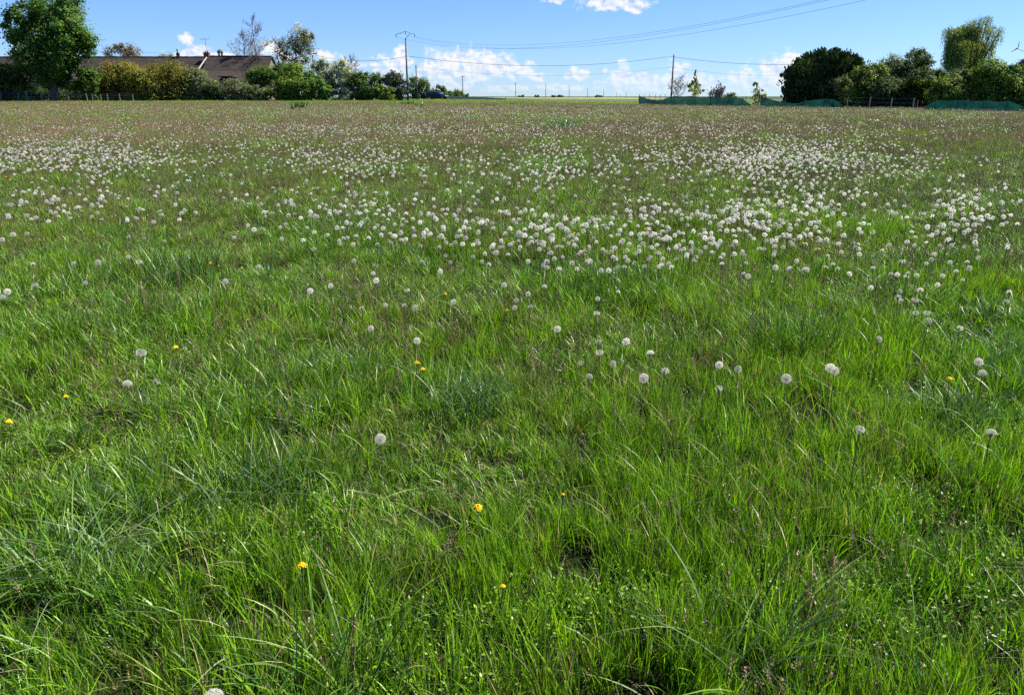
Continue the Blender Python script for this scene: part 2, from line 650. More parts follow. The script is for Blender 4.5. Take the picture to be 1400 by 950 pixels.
def leaflets(rng, n, R_, z, size, cols):
    """small broad leaves (clover, plantain, dandelion) held at many angles low in the sward"""
    rr, aa = R_ * np.sqrt(rng.random(n)), rng.uniform(0, 2 * np.pi, n)
    c = np.stack([rr * np.cos(aa), rr * np.sin(aa), rng.uniform(z[0], z[1], n)], 1)
    s = rng.uniform(size[0], size[1], n)[:, None]
    az = rng.uniform(0, 2 * np.pi, n)
    ti = rng.uniform(-0.2, 0.9, n)
    u = np.stack([np.cos(az) * np.cos(ti), np.sin(az) * np.cos(ti), np.sin(ti)], 1)
    v = np.stack([-np.sin(az), np.cos(az), rng.uniform(-0.3, 0.3, n)], 1)
    pts = [c - u * s, c + v * s * 0.5 - u * s * 0.1, c + u * s, c - v * s * 0.5 - u * s * 0.1]
    V = np.stack(pts, 1).reshape(-1, 3)
    F = np.arange(n * 4).reshape(n, 4)
    wts = np.array([k[0] for k in cols], float)
    col = np.array([k[1] for k in cols])[rng.choice(len(cols), n, p=wts / wts.sum())] * rng.uniform(0.7, 1.3, (n, 1))
    return V, F, np.repeat(col, 4, 0)


def spikelets(rng, top, n, length, spread, size, cols):
    """a loose seed head: n little slivers along the top of a stalk"""
    t = rng.random(n)
    a = rng.uniform(0, 2 * np.pi, n)
    r = spread * (1 - 0.75 * t) * rng.uniform(0.2, 1, n)
    c = np.array(top)[None] + np.stack([r * np.cos(a), r * np.sin(a), (t - 1) * length], 1)
    s = rng.uniform(size[0], size[1], n)[:, None]
    u = np.stack([0.5 * np.cos(a), 0.5 * np.sin(a), rng.uniform(0.2, 1, n)], 1)
    v = np.stack([-np.sin(a), np.cos(a), np.zeros(n)], 1)
    V = np.stack([c - u * s, c + v * s * 0.35, c + u * s, c - v * s * 0.35], 1).reshape(-1, 3)
    col = np.array(cols)[rng.integers(0, len(cols), n)] * rng.uniform(0.7, 1.3, (n, 1))
    return V, np.arange(n * 4).reshape(n, 4), np.repeat(col, 4, 0)


def stalk(rng, x, y, h, w, lean, col):
    az = rng.uniform(0, 2 * np.pi)
    t = np.linspace(0, 1, 5)
    c = np.stack([x + np.cos(az) * h * lean * t ** 1.6, y + np.sin(az) * h * lean * t ** 1.6, h * t], 1)
    V, F = [], []
    for k in range(3):
        b = 2 * np.pi * k / 3 + az
        V.append(c + np.array([np.cos(b), np.sin(b), 0]) * w * 0.5)
    V = np.stack(V, 1).reshape(-1, 3)
    for i in range(4):
        for k in range(3):
            F.append((i * 3 + k, i * 3 + (k + 1) % 3, i * 3 + 3 + (k + 1) % 3, i * 3 + 3 + k))
    return V, np.array(F), np.tile(np.array(col) * rng.uniform(0.75, 1.25), (len(V), 1)), c[-1]


def src_collection(name, meshes, mat):
    """source shapes for a stuff object; they are not in the scene themselves"""
    c = bpy.data.collections.new(name)
    for i, me in enumerate(meshes):
        me.materials.append(mat)
        o = bpy.data.objects.new('%s_%02d' % (name, i), me)
        c.objects.link(o)
    return c


def scatter(name, label, cat, pts, rz, tilt, scl, idx, coll):
    """one stuff object: the shapes of coll set on pts"""
    n = len(pts)
    me = bpy.data.meshes.new(name)
    me.vertices.add(n)
    me.vertices.foreach_set('co', np.asarray(pts, np.float32).ravel())
    rot = np.concatenate([np.asarray(tilt, np.float32).reshape(n, 2), np.asarray(rz, np.float32).reshape(n, 1)], 1)
    a = me.attributes.new('rot', 'FLOAT_VECTOR', 'POINT')
    a.data.foreach_set('vector', rot.ravel())
    a = me.attributes.new('scl', 'FLOAT_VECTOR', 'POINT')
    a.data.foreach_set('vector', np.asarray(scl, np.float32).ravel())
    a = me.attributes.new('idx', 'INT', 'POINT')
    a.data.foreach_set('value', np.asarray(idx, np.int32))
    me.update()
    o = link(name, me, None)
    tag(o, label, cat, kind='stuff')
    ng = bpy.data.node_groups.new(name + '_nodes', 'GeometryNodeTree')
    ng.interface.new_socket('Geometry', in_out='INPUT', socket_type='NodeSocketGeometry')
    ng.interface.new_socket('Geometry', in_out='OUTPUT', socket_type='NodeSocketGeometry')
    N, L = ng.nodes, ng.links
    gi, go = N.new('NodeGroupInput'), N.new('NodeGroupOutput')
    ci = N.new('GeometryNodeCollectionInfo')
    ci.inputs['Collection'].default_value = coll
    ci.inputs['Separate Children'].default_value = True
    ci.inputs['Reset Children'].default_value = True
    ip = N.new('GeometryNodeInstanceOnPoints')

    def named(nm, ty):
        q = N.new('GeometryNodeInputNamedAttribute')
        q.data_type = ty
        q.inputs['Name'].default_value = nm
        return q.outputs['Attribute']
    L.new(gi.outputs[0], ip.inputs['Points'])
    L.new(ci.outputs[0], ip.inputs['Instance'])
    ip.inputs['Pick Instance'].default_value = True
    L.new(named('idx', 'INT'), ip.inputs['Instance Index'])
    er = N.new('FunctionNodeEulerToRotation')
    L.new(named('rot', 'FLOAT_VECTOR'), er.inputs[0])
    L.new(er.outputs[0], ip.inputs['Rotation'])
    L.new(named('scl', 'FLOAT_VECTOR'), ip.inputs['Scale'])
    L.new(ip.outputs[0], go.inputs[0])
    md = o.modifiers.new('scatter', 'NODES')
    md.node_group = ng
    return o


def sow(y0, y1, per_m2, side=0.80, extra=1.6):
    """random ground points between two distances, as wide as the view and a bit more"""
    area = lambda y: side * y * y + 2 * extra * y
    n = int(per_m2 * (area(y1) - area(y0)))
    y = R.uniform(y0, y1, int(n * 2.2) + 10)
    half = side * np.maximum(y, 0) + extra
    keep = R.random(len(y)) < half / half.max()
    y = y[keep][:n]
    x = R.uniform(-1, 1, len(y)) * (side * np.maximum(y, 0) + extra)
    return x, y


def mesh_of(name, parts):
    v, f, c = merge(parts)
    return mesh_np(name, v, f, c)


rg = np.random.default_rng(5)
FINE = [(5, G_BRIGHT), (5, G_MID), (2, G_DARK), (0.35, G_PALE), (0.25, G_STRAW)]
LUSH = [(4, G_MID), (3, G_BLUE), (2, G_BRIGHT), (2, G_DARK), (0.5, G_PALE)]
OLIVE = [(3, (0.12, 0.20, 0.025)), (3.5, G_MID), (2, (0.14, 0.18, 0.04)), (0.5, G_STRAW), (0.8, G_BROWN)]
DRY = [(3, G_STRAW), (2, G_PALE), (2, G_BROWN), (2, G_MID)]
gm = []
for k in range(5):      # 0-4 fine upright bright grass
    gm.append(mesh_of('fine', [blades(rg, 46, 0.085, (0.08, 0.175), (0.0038, 0.0066), (0, 0.32), (0, 0.35), 3, FINE, tufts=7),
                               blades(rg, 2, 0.08, (0.15, 0.22), (0.003, 0.0045), (0.1, 0.4), (0.2, 0.7), 5, FINE),
                               blades(rg, 26, 0.10, (0.03, 0.085), (0.0035, 0.006), (0, 0.7), (0, 0.8), 2, [(1, G_MID), (4, G_DARK), (0.5, G_BROWN)]), blades(rg, 9, 0.10, (0.02, 0.06), (0.003, 0.005), (0.8, 2.4), (0, 0.5), 2, [(2, G_STRAW), (2, G_BROWN), (1, (0.12, 0.09, 0.05))])]))  # short under-layer blades mostly dark: shade of the gaps put into their colour
for k in range(3):      # 5-7 lush, broader, arching, bluish
    gm.append(mesh_of('lush', [blades(rg, 30, 0.08, (0.12, 0.23), (0.0045, 0.0085), (0, 0.35), (0.05, 0.7), 5, LUSH, tufts=4),
                               blades(rg, 24, 0.085, (0.08, 0.17), (0.0035, 0.006), (0, 0.35), (0, 0.4), 3, FINE, tufts=4),
                               blades(rg, 24, 0.10, (0.03, 0.085), (0.0035, 0.006), (0, 0.7), (0, 0.8), 2, [(1, G_MID), (4, G_DARK)]), blades(rg, 9, 0.10, (0.02, 0.06), (0.003, 0.005), (0.8, 2.4), (0, 0.5), 2, [(2, G_STRAW), (2, G_BROWN), (1, (0.12, 0.09, 0.05))])]))  # dark short blades again deepen the shaded gaps by colour
for k in range(3):      # 8-10 olive, mixed with brown
    gm.append(mesh_of('olive', [blades(rg, 46, 0.085, (0.08, 0.18), (0.0034, 0.006), (0, 0.4), (0, 0.5), 3, OLIVE, tufts=7),
                                blades(rg, 26, 0.10, (0.03, 0.085), (0.0035, 0.006), (0, 0.7), (0, 0.8), 2, [(1.5, G_MID), (3, G_DARK), (1.2, G_BROWN)]), blades(rg, 9, 0.10, (0.02, 0.06), (0.003, 0.005), (0.8, 2.4), (0, 0.5), 2, [(2, G_STRAW), (2, G_BROWN), (1, (0.12, 0.09, 0.05))])]))  # short blades weighted dark, painting shade low in the sward
for k in range(2):      # 11-12 low clover and broad weeds
    gm.append(mesh_of('low', [leaflets(rg, 45, 0.10, (0.015, 0.08), (0.005, 0.011), [(3, G_MID), (2, G_BRIGHT), (1, G_DARK)]),
                              blades(rg, 34, 0.09, (0.05, 0.15), (0.003, 0.0055), (0, 0.5), (0, 0.6), 3, FINE)]))
for k in range(2):      # 13-14 a few long pale bent blades
    gm.append(mesh_of('bent', [blades(rg, 4, 0.10, (0.16, 0.29), (0.0045, 0.008), (0.1, 0.6), (0.4, 1.3), 8, [(2.5, G_PALE), (2.5, G_BLUE), (0.5, G_STRAW), (2, G_MID)])]))
for k in range(3):      # 15-17 wide low-detail tufts for the distance
    gm.append(mesh_of('far', [blades(rg, 60, 0.34, (0.10, 0.24), (0.007, 0.014), (0, 0.4), (0, 0.5), 2, FINE + [(2, (0.13, 0.17, 0.035)), (1, G_STRAW)])]))
for k in range(2):      # 18-19 the same, olive and brown
    gm.append(mesh_of('far', [blades(rg, 60, 0.34, (0.09, 0.22), (0.007, 0.014), (0, 0.45), (0, 0.5), 2, OLIVE + [(1.0, G_BROWN), (0.7, G_RED), (2, G_BRIGHT)])]))
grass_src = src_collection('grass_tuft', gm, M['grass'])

pts, rz, tilt, scl, idx = [], [], [], [], []


def lay(x, y, id_, sxy, sz, tl=0.12, keep=None):
    if keep is not None:
        x, y, id_, sxy, sz = x[keep], y[keep], id_[keep], sxy[keep], sz[keep]
    n = len(x)
    pts.append(np.stack([x, y, terrain(x, y) - 0.008], 1))
    rz.append(R.uniform(0, 2 * np.pi, n))
    tilt.append(R.normal(0, tl, (n, 2)))
    scl.append(np.stack([sxy, sxy, sz], 1))
    idx.append(id_)


def brownness(x, y):
    """share of dry, stalky growth: more of it beyond the first few metres, in drifts"""
    return np.clip(0.05 + 0.54 * sstep(6.5, 24, y + 3.0 * (vnoise(x * 0.35, y * 0.35, 7) - 0.5)) + 0.9 * (vnoise(x * 0.5, y * 0.4, 8) - 0.55), 0, 1)


def near_types(x, y):
    n = len(x)
    lush = vnoise(x * 0.9, y * 0.9, 11) * 0.7 + vnoise(x * 2.3, y * 2.3, 12) * 0.3
    u = R.random(n)
    id_ = R.integers(0, 5, n)
    id_ = np.where((lush > 0.56) & (u < 0.75), R.integers(5, 8, n), id_)
    id_ = np.where(R.random(n) < brownness(x, y) * 0.9, R.integers(8, 11, n), id_)
    id_ = np.where((vnoise(x * 1.7, y * 1.7, 13) > 0.72) & (R.random(n) < 0.7), R.integers(11, 13, n), id_)
    return id_


def height_map(x, y):
    return 0.40 + 0.72 * vnoise(x * 1.1, y * 1.1, 14) ** 1.3 + 0.60 * (vnoise(x * 3.6, y * 3.6, 15) - 0.3)


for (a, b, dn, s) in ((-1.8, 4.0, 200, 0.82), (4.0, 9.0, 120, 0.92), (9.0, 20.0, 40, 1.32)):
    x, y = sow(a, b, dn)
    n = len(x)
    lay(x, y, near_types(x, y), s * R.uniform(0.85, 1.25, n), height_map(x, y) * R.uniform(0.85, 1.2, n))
    x, y = sow(a, b, dn * 0.022)
    n = len(x)
    lay(x, y, R.integers(13, 15, n), R.uniform(0.8, 1.1, n), R.uniform(0.65, 1.05, n), 0.25)
for (a, b, dn, sx) in ((20.0, 45.0, 9.0, 1.0), (45.0, 95.0, 3.2, 1.7), (95.0, 172.0, 1.1, 2.8)):
    x, y = sow(a, b, dn, 0.76, 3)
    n = len(x)
    br = R.random(n) < np.clip(brownness(x, y) * 1.1, 0, 0.9)
    # beside the hedge and towards the far edge the grass stays green
    br &= ~((y > 100 + 14 * sstep(-10, 15, x)) & (R.random(n) < 0.95))
    lay(x, y, np.where(br, R.integers(18, 20, n), R.integers(15, 18, n)), sx * R.uniform(0.8, 1.2, n), R.uniform(0.8, 1.25, n) * (0.8 + 0.4 * vnoise(x * 0.2, y * 0.2, 16)), 0.05)

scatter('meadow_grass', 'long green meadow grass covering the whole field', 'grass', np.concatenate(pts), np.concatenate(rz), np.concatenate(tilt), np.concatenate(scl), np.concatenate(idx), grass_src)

# dry brown stalks and seed heads standing among the grass
sm = []
for k in range(4):      # 0-3 bare reddish dandelion and sorrel stalks
    parts = []
    for j in range(7):
        a, r = rg.uniform(0, 6.28), 0.10 * math.sqrt(rg.random())
        v, f, c, top = stalk(rg, r * math.cos(a), r * math.sin(a), rg.uniform(0.14, 0.31), rg.uniform(0.0016, 0.0027), rg.uniform(0, 0.5), ((0.24, 0.125, 0.07), (0.21, 0.14, 0.07), (0.18, 0.13, 0.075), (0.12, 0.13, 0.035))[rg.integers(4)])
        parts.append((v, f, c))
        if rg.random() < 0.65:
            parts.append(spikelets(rg, top, 9, 0.012, 0.007, (0.004, 0.008), [(0.22, 0.16, 0.11), (0.12, 0.07, 0.04), (0.38, 0.33, 0.26)]))
    sm.append(mesh_of('stalks', parts))
for k in range(3):      # 4-6 pinkish brown grass panicles
    parts = []
    for j in range(5):
        a, r = rg.uniform(0, 6.28), 0.09 * math.sqrt(rg.random())
        v, f, c, top = stalk(rg, r * math.cos(a), r * math.sin(a), rg.uniform(0.20, 0.34), 0.0016, rg.uniform(0.05, 0.4), (0.16, 0.15, 0.06))
        parts.append((v, f, c))
        parts.append(spikelets(rg, top, 26, rg.uniform(0.05, 0.08), 0.018, (0.003, 0.006), [(0.20, 0.13, 0.10), (0.27, 0.19, 0.14), (0.14, 0.09, 0.06)]))
    sm.append(mesh_of('panicles', parts))
for k in range(2):      # 7-8 dark plantain and foxtail spikes
    parts = []
    for j in range(3):
        a, r = rg.uniform(0, 6.28), 0.10 * math.sqrt(rg.random())
        v, f, c, top = stalk(rg, r * math.cos(a), r * math.sin(a), rg.uniform(0.22, 0.36), 0.002, rg.uniform(0, 0.25), (0.06, 0.08, 0.02))
        parts.append((v, f, c))
        parts.append(spikelets(rg, top, 22, 0.04, 0.006, (0.004, 0.007), [(0.05, 0.035, 0.02), (0.09, 0.06, 0.035)]))
    sm.append(mesh_of('spikes', parts))
for k in range(2):      # 9-10 wide sparse stalks for the distance
    parts = []
    for j in range(22):
        a, r = rg.uniform(0, 6.28), 0.4 * math.sqrt(rg.random())
        v, f, c, top = stalk(rg, r * math.cos(a), r * math.sin(a), rg.uniform(0.16, 0.33), rg.uniform(0.005, 0.008), rg.uniform(0, 0.3), ((0.30, 0.19, 0.105), (0.28, 0.20, 0.10), (0.31, 0.21, 0.12))[rg.integers(3)])
        parts.append((v, f, c))
        parts.append(spikelets(rg, top, 5, 0.03, 0.014, (0.010, 0.018), [(0.34, 0.25, 0.17), (0.26, 0.18, 0.11), (0.50, 0.44, 0.36)]))
    sm.append(mesh_of('far_stalks', parts))
stalk_src = src_collection('dry_stalk', sm, M['stalk'])
pts, rz, tilt, scl, idx = [], [], [], [], []
for (a, b, dn, s) in ((-1.5, 5.0, 32, 1.0), (5.0, 10.0, 46, 1.0), (10.0, 22.0, 30, 1.15)):
    x, y = sow(a, b, dn)
    n = len(x)
    u = R.random(n)
    id_ = np.where(u < 0.62, R.integers(0, 4, n), np.where(u < 0.86, R.integers(4, 7, n), R.integers(7, 9, n)))
    drift = vnoise(x * 0.8, y * 0.8, 21) * 0.6 + vnoise(x * 2.1, y * 2.1, 22) * 0.4
    keep = R.random(n) < np.clip((drift - 0.40) * 3.2 + 0.9 * sstep(3.5, 14, y), 0.08, 1)
    lay(x, y, id_, s * R.uniform(0.85, 1.2, n), R.uniform(0.75, 1.1, n), 0.12, keep)
for (a, b, dn, sx) in ((22.0, 45.0, 3.6, 1.0), (45.0, 112.0, 1.15, 1.6)):
    x, y = sow(a, b, dn, 0.76, 3)
    n = len(x)
    keep = (R.random(n) < np.clip(brownness(x, y) + 0.25, 0, 1)) & (y < 99 + 14 * sstep(-10, 15, x))
    lay(x, y, R.integers(9, 11, n), sx * R.uniform(0.8, 1.2, n), R.uniform(0.8, 1.15, n), 0.05, keep)
scatter('dry_stalks', 'brown and reddish dry flower stalks and seed heads standing in the grass', 'dry stalks', np.concatenate(pts), np.concatenate(rz), np.concatenate(tilt), np.concatenate(scl), np.concatenate(idx), stalk_src)

# ------------------------------------------------------------------ dandelions
def fib(n):
    i = np.arange(n) + 0.5
    ph = np.arccos(1 - 2 * i / n)
    th = np.pi * (1 + 5 ** 0.5) * i
    return np.stack([np.cos(th) * np.sin(ph), np.sin(th) * np.sin(ph), np.cos(ph)], 1)


FLUFF = (0.85, 0.81, 0.73)


def fluff(rng, n, rad, rays, keep, wide, stems=True, squash=1.0):
    """the ball of parachutes: each a thin stalk and a star of rays; keep(direction) drops the ones blown away"""
    V, F, C, o = [], [], [], 0
    for d in fib(n):
        d = d + rng.normal(0, 0.06, 3)
        d /= np.linalg.norm(d)
        if not keep(d):
            continue
        a = np.cross(d, [0.3, 0.9, 0.2])
        a /= np.linalg.norm(a)
        b = np.cross(d, a)
        r = rad * rng.uniform(0.92, 1.04)
        c0 = d * r * 0.80
        col = np.array(FLUFF) * rng.uniform(0.85, 1.1)
        for k in range(rays):
            w = 2 * np.pi * (k + rng.random() * 0.6) / rays
            u = a * np.cos(w) + b * np.sin(w)
            s = np.cross(d, u)
            tip = c0 + u * rad * 0.36 + d * rad * 0.17
            V += [c0, tip + s * rad * wide, tip - s * rad * wide]
            C += [col] * 3
            F.append((o, o + 1, o + 2))
            o += 3
        if stems:
            V += [d * rad * 0.16 + a * rad * 0.03, d * rad * 0.16 - a * rad * 0.03, c0]
            C += [np.array((0.30, 0.22, 0.14))] * 3
            F.append((o, o + 1, o + 2))
            o += 3
    V = np.array(V)
    V[:, 2] *= squash
    return V, np.array(F), np.clip(np.array(C), 0, 0.9)


def receptacle(rad, col):
    V, F = [], []
    for i, (z, r) in enumerate(((-0.9, 0.35), (-0.3, 1.0), (0.5, 0.85), (1.0, 0.05))):
        for k in range(7):
            V.append((rad * r * math.cos(k * 2 * math.pi / 7), rad * r * math.sin(k * 2 * math.pi / 7), rad * z))
    for i in range(3):
        for k in range(7):
            F.append((i * 7 + k, i * 7 + (k + 1) % 7, i * 7 + 7 + (k + 1) % 7, i * 7 + 7 + k))
    return np.array(V), np.array(F), np.tile(np.array(col), (len(V), 1))


rd = np.random.default_rng(9)
HEADS = [mesh_np('seed_head', *(lambda q: (q[0], [q[1]], q[2]))(q)) for q in (
    fluff(rd, 84, 0.0206, 9, lambda d: d[2] > -0.93, 0.021),                                            # 0 full clock
    fluff(rd, 66, 0.0200, 9, lambda d: d[2] > -0.9, 0.021),                                              # 1 full, a little looser
    fluff(rd, 80, 0.0204, 9, lambda d: d[2] > 0.02, 0.022),                                              # 2 upper half left
    fluff(rd, 72, 0.0205, 9, lambda d: d[0] * 0.8 + d[2] * 0.5 > -0.25, 0.022),                          # 3 a side blown away
    fluff(rd, 90, 0.0205, 8, lambda d: rd.random() < 0.42 and d[2] > -0.5, 0.022),                       # 4 ragged
    fluff(rd, 90, 0.0225, 8, lambda d: abs(d[2]) < 0.55, 0.02, squash=0.8),                             # 5 flattened, half open
)]
REC = mesh_np('receptacle', *(lambda q: (q[0], [q[1]], q[2]))(receptacle(0.0055, (0.22, 0.15, 0.09))))
BRACT = mesh_np('bracts', *(lambda q: (q[0], [q[1]], q[2]))(leaflets(rd, 9, 0.005, (-0.012, -0.004), (0.006, 0.010), [(1, (0.10, 0.12, 0.04)), (1, (0.20, 0.15, 0.08))])))
STEMS = []
for k in range(5):
    V, F = [], []
    col = [(0.12, 0.14, 0.04), (0.15, 0.10, 0.05), (0.09, 0.13, 0.03), (0.16, 0.10, 0.06), (0.11, 0.13, 0.045)][k]
    bend, az = rd.uniform(0.02, 0.16), rd.uniform(0, 6.28)
    for i in range(7):
        t = i / 6
        # unit height, top at the origin of the head
        off = bend * (1 - t) ** 1.5
        for j in range(5):
            a = j * 2 * math.pi / 5
            V.append((off * math.cos(az) + 0.0085 * math.cos(a), off * math.sin(az) + 0.0085 * math.sin(a), t - 1.0))
    for i in range(6):
        for j in range(5):
            F.append((i * 5 + j, i * 5 + (j + 1) % 5, i * 5 + 5 + (j + 1) % 5, i * 5 + 5 + j))
    STEMS.append(mesh_np('stem', np.array(V), [np.array(F)], np.tile(np.array(col), (len(V), 1))))
for me in HEADS:
    me.materials.append(M['clock'])
for me in STEMS + [REC, BRACT]:
    me.materials.append(M['stem'])


def dandelion(px, py, kind, label, group, h=None, size=1.0, rng=random.Random(4)):
    h = h or rng.uniform(0.24, 0.33)
    p = meet(px, py, h)
    e = empty('dandelion_clock', (p[0], p[1], p[2]), label, 'dandelion', group, rng.uniform(0, 6.28))
    place_clock(e, kind, h, size, rng)
    return e


def place_clock(e, kind, h, size, rng):
    st = link('stem', STEMS[rng.randrange(5)], None, e, (0, 0, h))
    st.scale = (h / 1.0 * 1.0, h, h + 0.01)
    st.scale[0] = st.scale[1] = 0.24
    hd = link('seed_head', HEADS[kind], None, e, (0, 0, h))
    s = size * rng.uniform(0.92, 1.06)
    hd.scale = (s, s, s)
    hd.rotation_euler = (rng.gauss(0, 0.22), rng.gauss(0, 0.22), rng.uniform(0, 6.28))
    rc = link('receptacle', REC, None, hd)
    br_ = link('bracts', BRACT, None, e, (0, 0, h))
    br_.rotation_euler = (0, 0, rng.uniform(0, 6.28))


SINGLES = [
    (520, 600, 0, 1.05, 'large round white seed head alone over a dark hollow, nearest full one left of centre'),
    (292, 955, 0, 1.1, 'white seed head cut by the lower edge of the picture, left of centre'),
    (880, 517, 0, 1.0, 'round white seed head, lowest of the loose cluster right of centre'),
    (856, 467, 0, 0.95, 'round white seed head, topmost of the loose cluster right of centre'),
    (889, 484, 2, 0.95, 'half globe white seed head between two round ones, right of centre'),
    (838, 497, 1, 0.8, 'small white seed head just left of the middle of the loose cluster right of centre'),
    (818, 467, 5, 0.75, 'flattened little seed head left of the topmost round one in the loose cluster'),
    (820, 482, 5, 0.85, 'flattened greyish seed head with a dark stalk behind it, left in the loose cluster'),
    (794, 497, 4, 0.75, 'ragged grey seed head at the left end of the loose cluster right of centre'),
    (805, 516, 2, 0.95, 'half globe seed head, lower left in the loose cluster right of centre'),
    (909, 508, 4, 0.95, 'ragged brownish seed head right of the lowest round one in the loose cluster'),
    (983, 499, 0, 0.95, 'round white seed head beside a half open one, between cluster and dark tussock'),
    (1009, 505, 3, 0.85, 'half open seed head just right of a round white one, below the tall tussock'),
    (983, 531, 4, 0.8, 'ragged small seed head standing below a round white one, left of dark hollow'),
    (1075, 518, 0, 1.1, 'large round white seed head below the tall dark green tussock'),
    (1135, 503, 0, 1.0, 'left one of two overlapping white seed heads right of the tall tussock'),
    (1141, 507, 0, 1.0, 'right one of two overlapping white seed heads right of the tall tussock'),
    (1201, 464, 3, 0.9, 'greyish white seed head alone right of the tall tussock, above the overlapping pair'),
    (1338, 495, 0, 1.0, 'white seed head directly above another near the right edge'),
    (1343, 511, 2, 1.0, 'domed white seed head directly below another near the right edge'),
    (1355, 593, 2, 1.0, 'domed white seed head alone low at the right edge'),
    (1175, 588, 4, 0.9, 'withered narrow seed head on a reddish stem, low on the right'),
    (174, 526, 2, 1.1, 'domed white seed head standing lowest on the left side'),
    (193, 482, 5, 1.15, 'wide flattened grey pink seed head left of a yellow flower'),
    (214, 522, 4, 0.8, 'small ragged seed head right of the lowest domed one on the left'),
    (762, 450, 0, 0.9, 'round white seed head alone above left of the loose cluster'),
    (570, 466, 0, 0.9, 'round white seed head above a pair of yellow flowers near the centre'),
    (507, 449, 0, 0.9, 'round white seed head alone, upper left of the pair of yellow flowers'),
    (308, 385, 0, 1.0, 'large round white seed head right of the dark grass tussock on the left'),
    (424, 398, 0, 1.0, 'large round white seed head standing alone left of centre'),
    (514, 384, 0, 1.05, 'large round white seed head just below a smaller one, left of centre'),
    (510, 374, 1, 0.85, 'smaller white seed head just above a larger one, left of centre'),
    (452, 391, 1, 0.85, 'white seed head right of the large lone one left of centre'),
    (602, 371, 0, 0.9, 'round white seed head alone near the centre, left of the crowded drift'),
    (620, 413, 3, 0.85, 'half open seed head below the lone round one near the centre'),
    (568, 421, 3, 0.95, 'white seed head with a side missing, in the row of four left of centre'),
    (527, 418, 3, 0.9, 'loose white seed head second in the row of four left of centre'),
    (495, 422, 4, 0.8, 'ragged seed head at the left end of the row of four left of centre'),
    (553, 418, 4, 0.7, 'small ragged seed head third in the row of four left of centre'),
    (722, 402, 0, 0.85, 'round white seed head at the top of a small knot near the centre'),
    (706, 411, 1, 0.8, 'white seed head at the left of a small knot near the centre'),
    (704, 421, 3, 0.75, 'torn seed head at the lower left of a small knot near the centre'),
    (725, 419, 5, 0.75, 'flattened seed head at the lower right of a small knot near the centre'),
    (748, 358, 0, 1.0, 'upper one of two white seed heads stacked above each other right of centre'),
    (748, 366, 0, 0.9, 'lower one of two white seed heads stacked above each other right of centre'),
    (822, 370, 0, 0.95, 'left one of two white seed heads side by side below the crowded drift'),
    (832, 370, 0, 0.95, 'right one of two white seed heads side by side below the crowded drift'),
    (817, 409, 1, 0.75, 'small white seed head below the side by side pair under the drift'),
    (816, 428, 5, 0.8, 'flattened seed head lowest in the column under the side by side pair'),
    (845, 400, 2, 0.8, 'half globe seed head right of the column under the side by side pair'),
    (1060, 366, 0, 1.0, 'round white seed head alone above the tall dark green tussock'),
    (1023, 378, 1, 0.95, 'white seed head left above the tall dark green tussock'),
    (1089, 357, 3, 0.85, 'loose white seed head upper right of the tall dark green tussock'),
    (1325, 367, 0, 1.0, 'round white seed head alone at the right, left of a pale speckled patch'),
    (1316, 383, 4, 0.7, 'little torn seed head below the lone round one at the right'),
    (1228, 407, 4, 0.95, 'torn white seed head in the pale speckled patch on the right'),
    (1252, 428, 5, 0.85, 'left one of two flattened seed heads right of the tall tussock'),
    (1267, 428, 5, 0.85, 'right one of two flattened seed heads right of the tall tussock'),
    (1269, 439, 3, 0.9, 'loose grey seed head below the two flattened ones on the right'),
    (1312, 449, 4, 0.8, 'torn seed head at the right, below the flattened pair'),
    (1380, 400, 3, 0.9, 'loose white seed head nearest the right edge above the speckled patch'),
    (134, 359, 0, 1.0, 'large round white seed head left of the dark grass tussock'),
    (101, 361, 3, 1.0, 'broad double looking white seed head left of the large round one'),
    (175, 352, 1, 0.85, 'small white seed head between the large round one and the dark tussock'),
    (190, 358, 5, 1.0, 'wide flattened white seed head beside the dark grass tussock'),
    (45, 362, 3, 0.85, 'white seed head alone at the far left above two pale ones'),
    (10, 399, 0, 1.1, 'large white seed head at the left edge, upper of two'),
    (4, 408, 2, 1.1, 'large white seed head at the left edge, lower of two'),
    (48, 390, 5, 0.95, 'flattened grey seed head right of the two at the left edge'),
    (37, 320, 0, 0.95, 'white seed head beside a slightly larger one in the upper left trio'),
    (18, 321, 0, 1.1, 'larger white seed head in the middle of the upper left trio'),
    (3, 328, 0, 1.0, 'white seed head at the left edge, lowest of the upper left trio'),
    (385, 327, 0, 0.95, 'white seed head right below another, left of centre above the tussock'),
    (383, 311, 0, 0.8, 'white seed head above another, left of centre above the tussock'),
    (176, 324, 1, 0.8, 'small white seed head left of a row of three small ones'),
    (197, 327, 3, 0.85, 'torn seed head first of a row of three small ones, upper left'),
    (225, 330, 4, 0.8, 'torn seed head last of a row of three small ones, upper left'),
    (353, 365, 1, 0.9, 'lone white seed head right of two yellow flowers on the left'),
    (320, 325, 0, 0.8, 'small round white seed head just above a yellow flower on the left'),
    (689, 390, 0, 0.85, 'round white seed head alone, lower left of the crowded drift'),
    (663, 347, 0, 0.85, 'round white seed head left edge of the crowded drift, above a darker stalk'),
    (673, 337, 0, 0.95, 'bright round white seed head at the left edge of the crowded drift'),
]
rs = random.Random(21)
clocks = []
for (x, y, k, s, lab) in SINGLES:
    dandelion(x, y, k, lab, 'white dandelion clocks in the meadow', rng=rs, size=s)

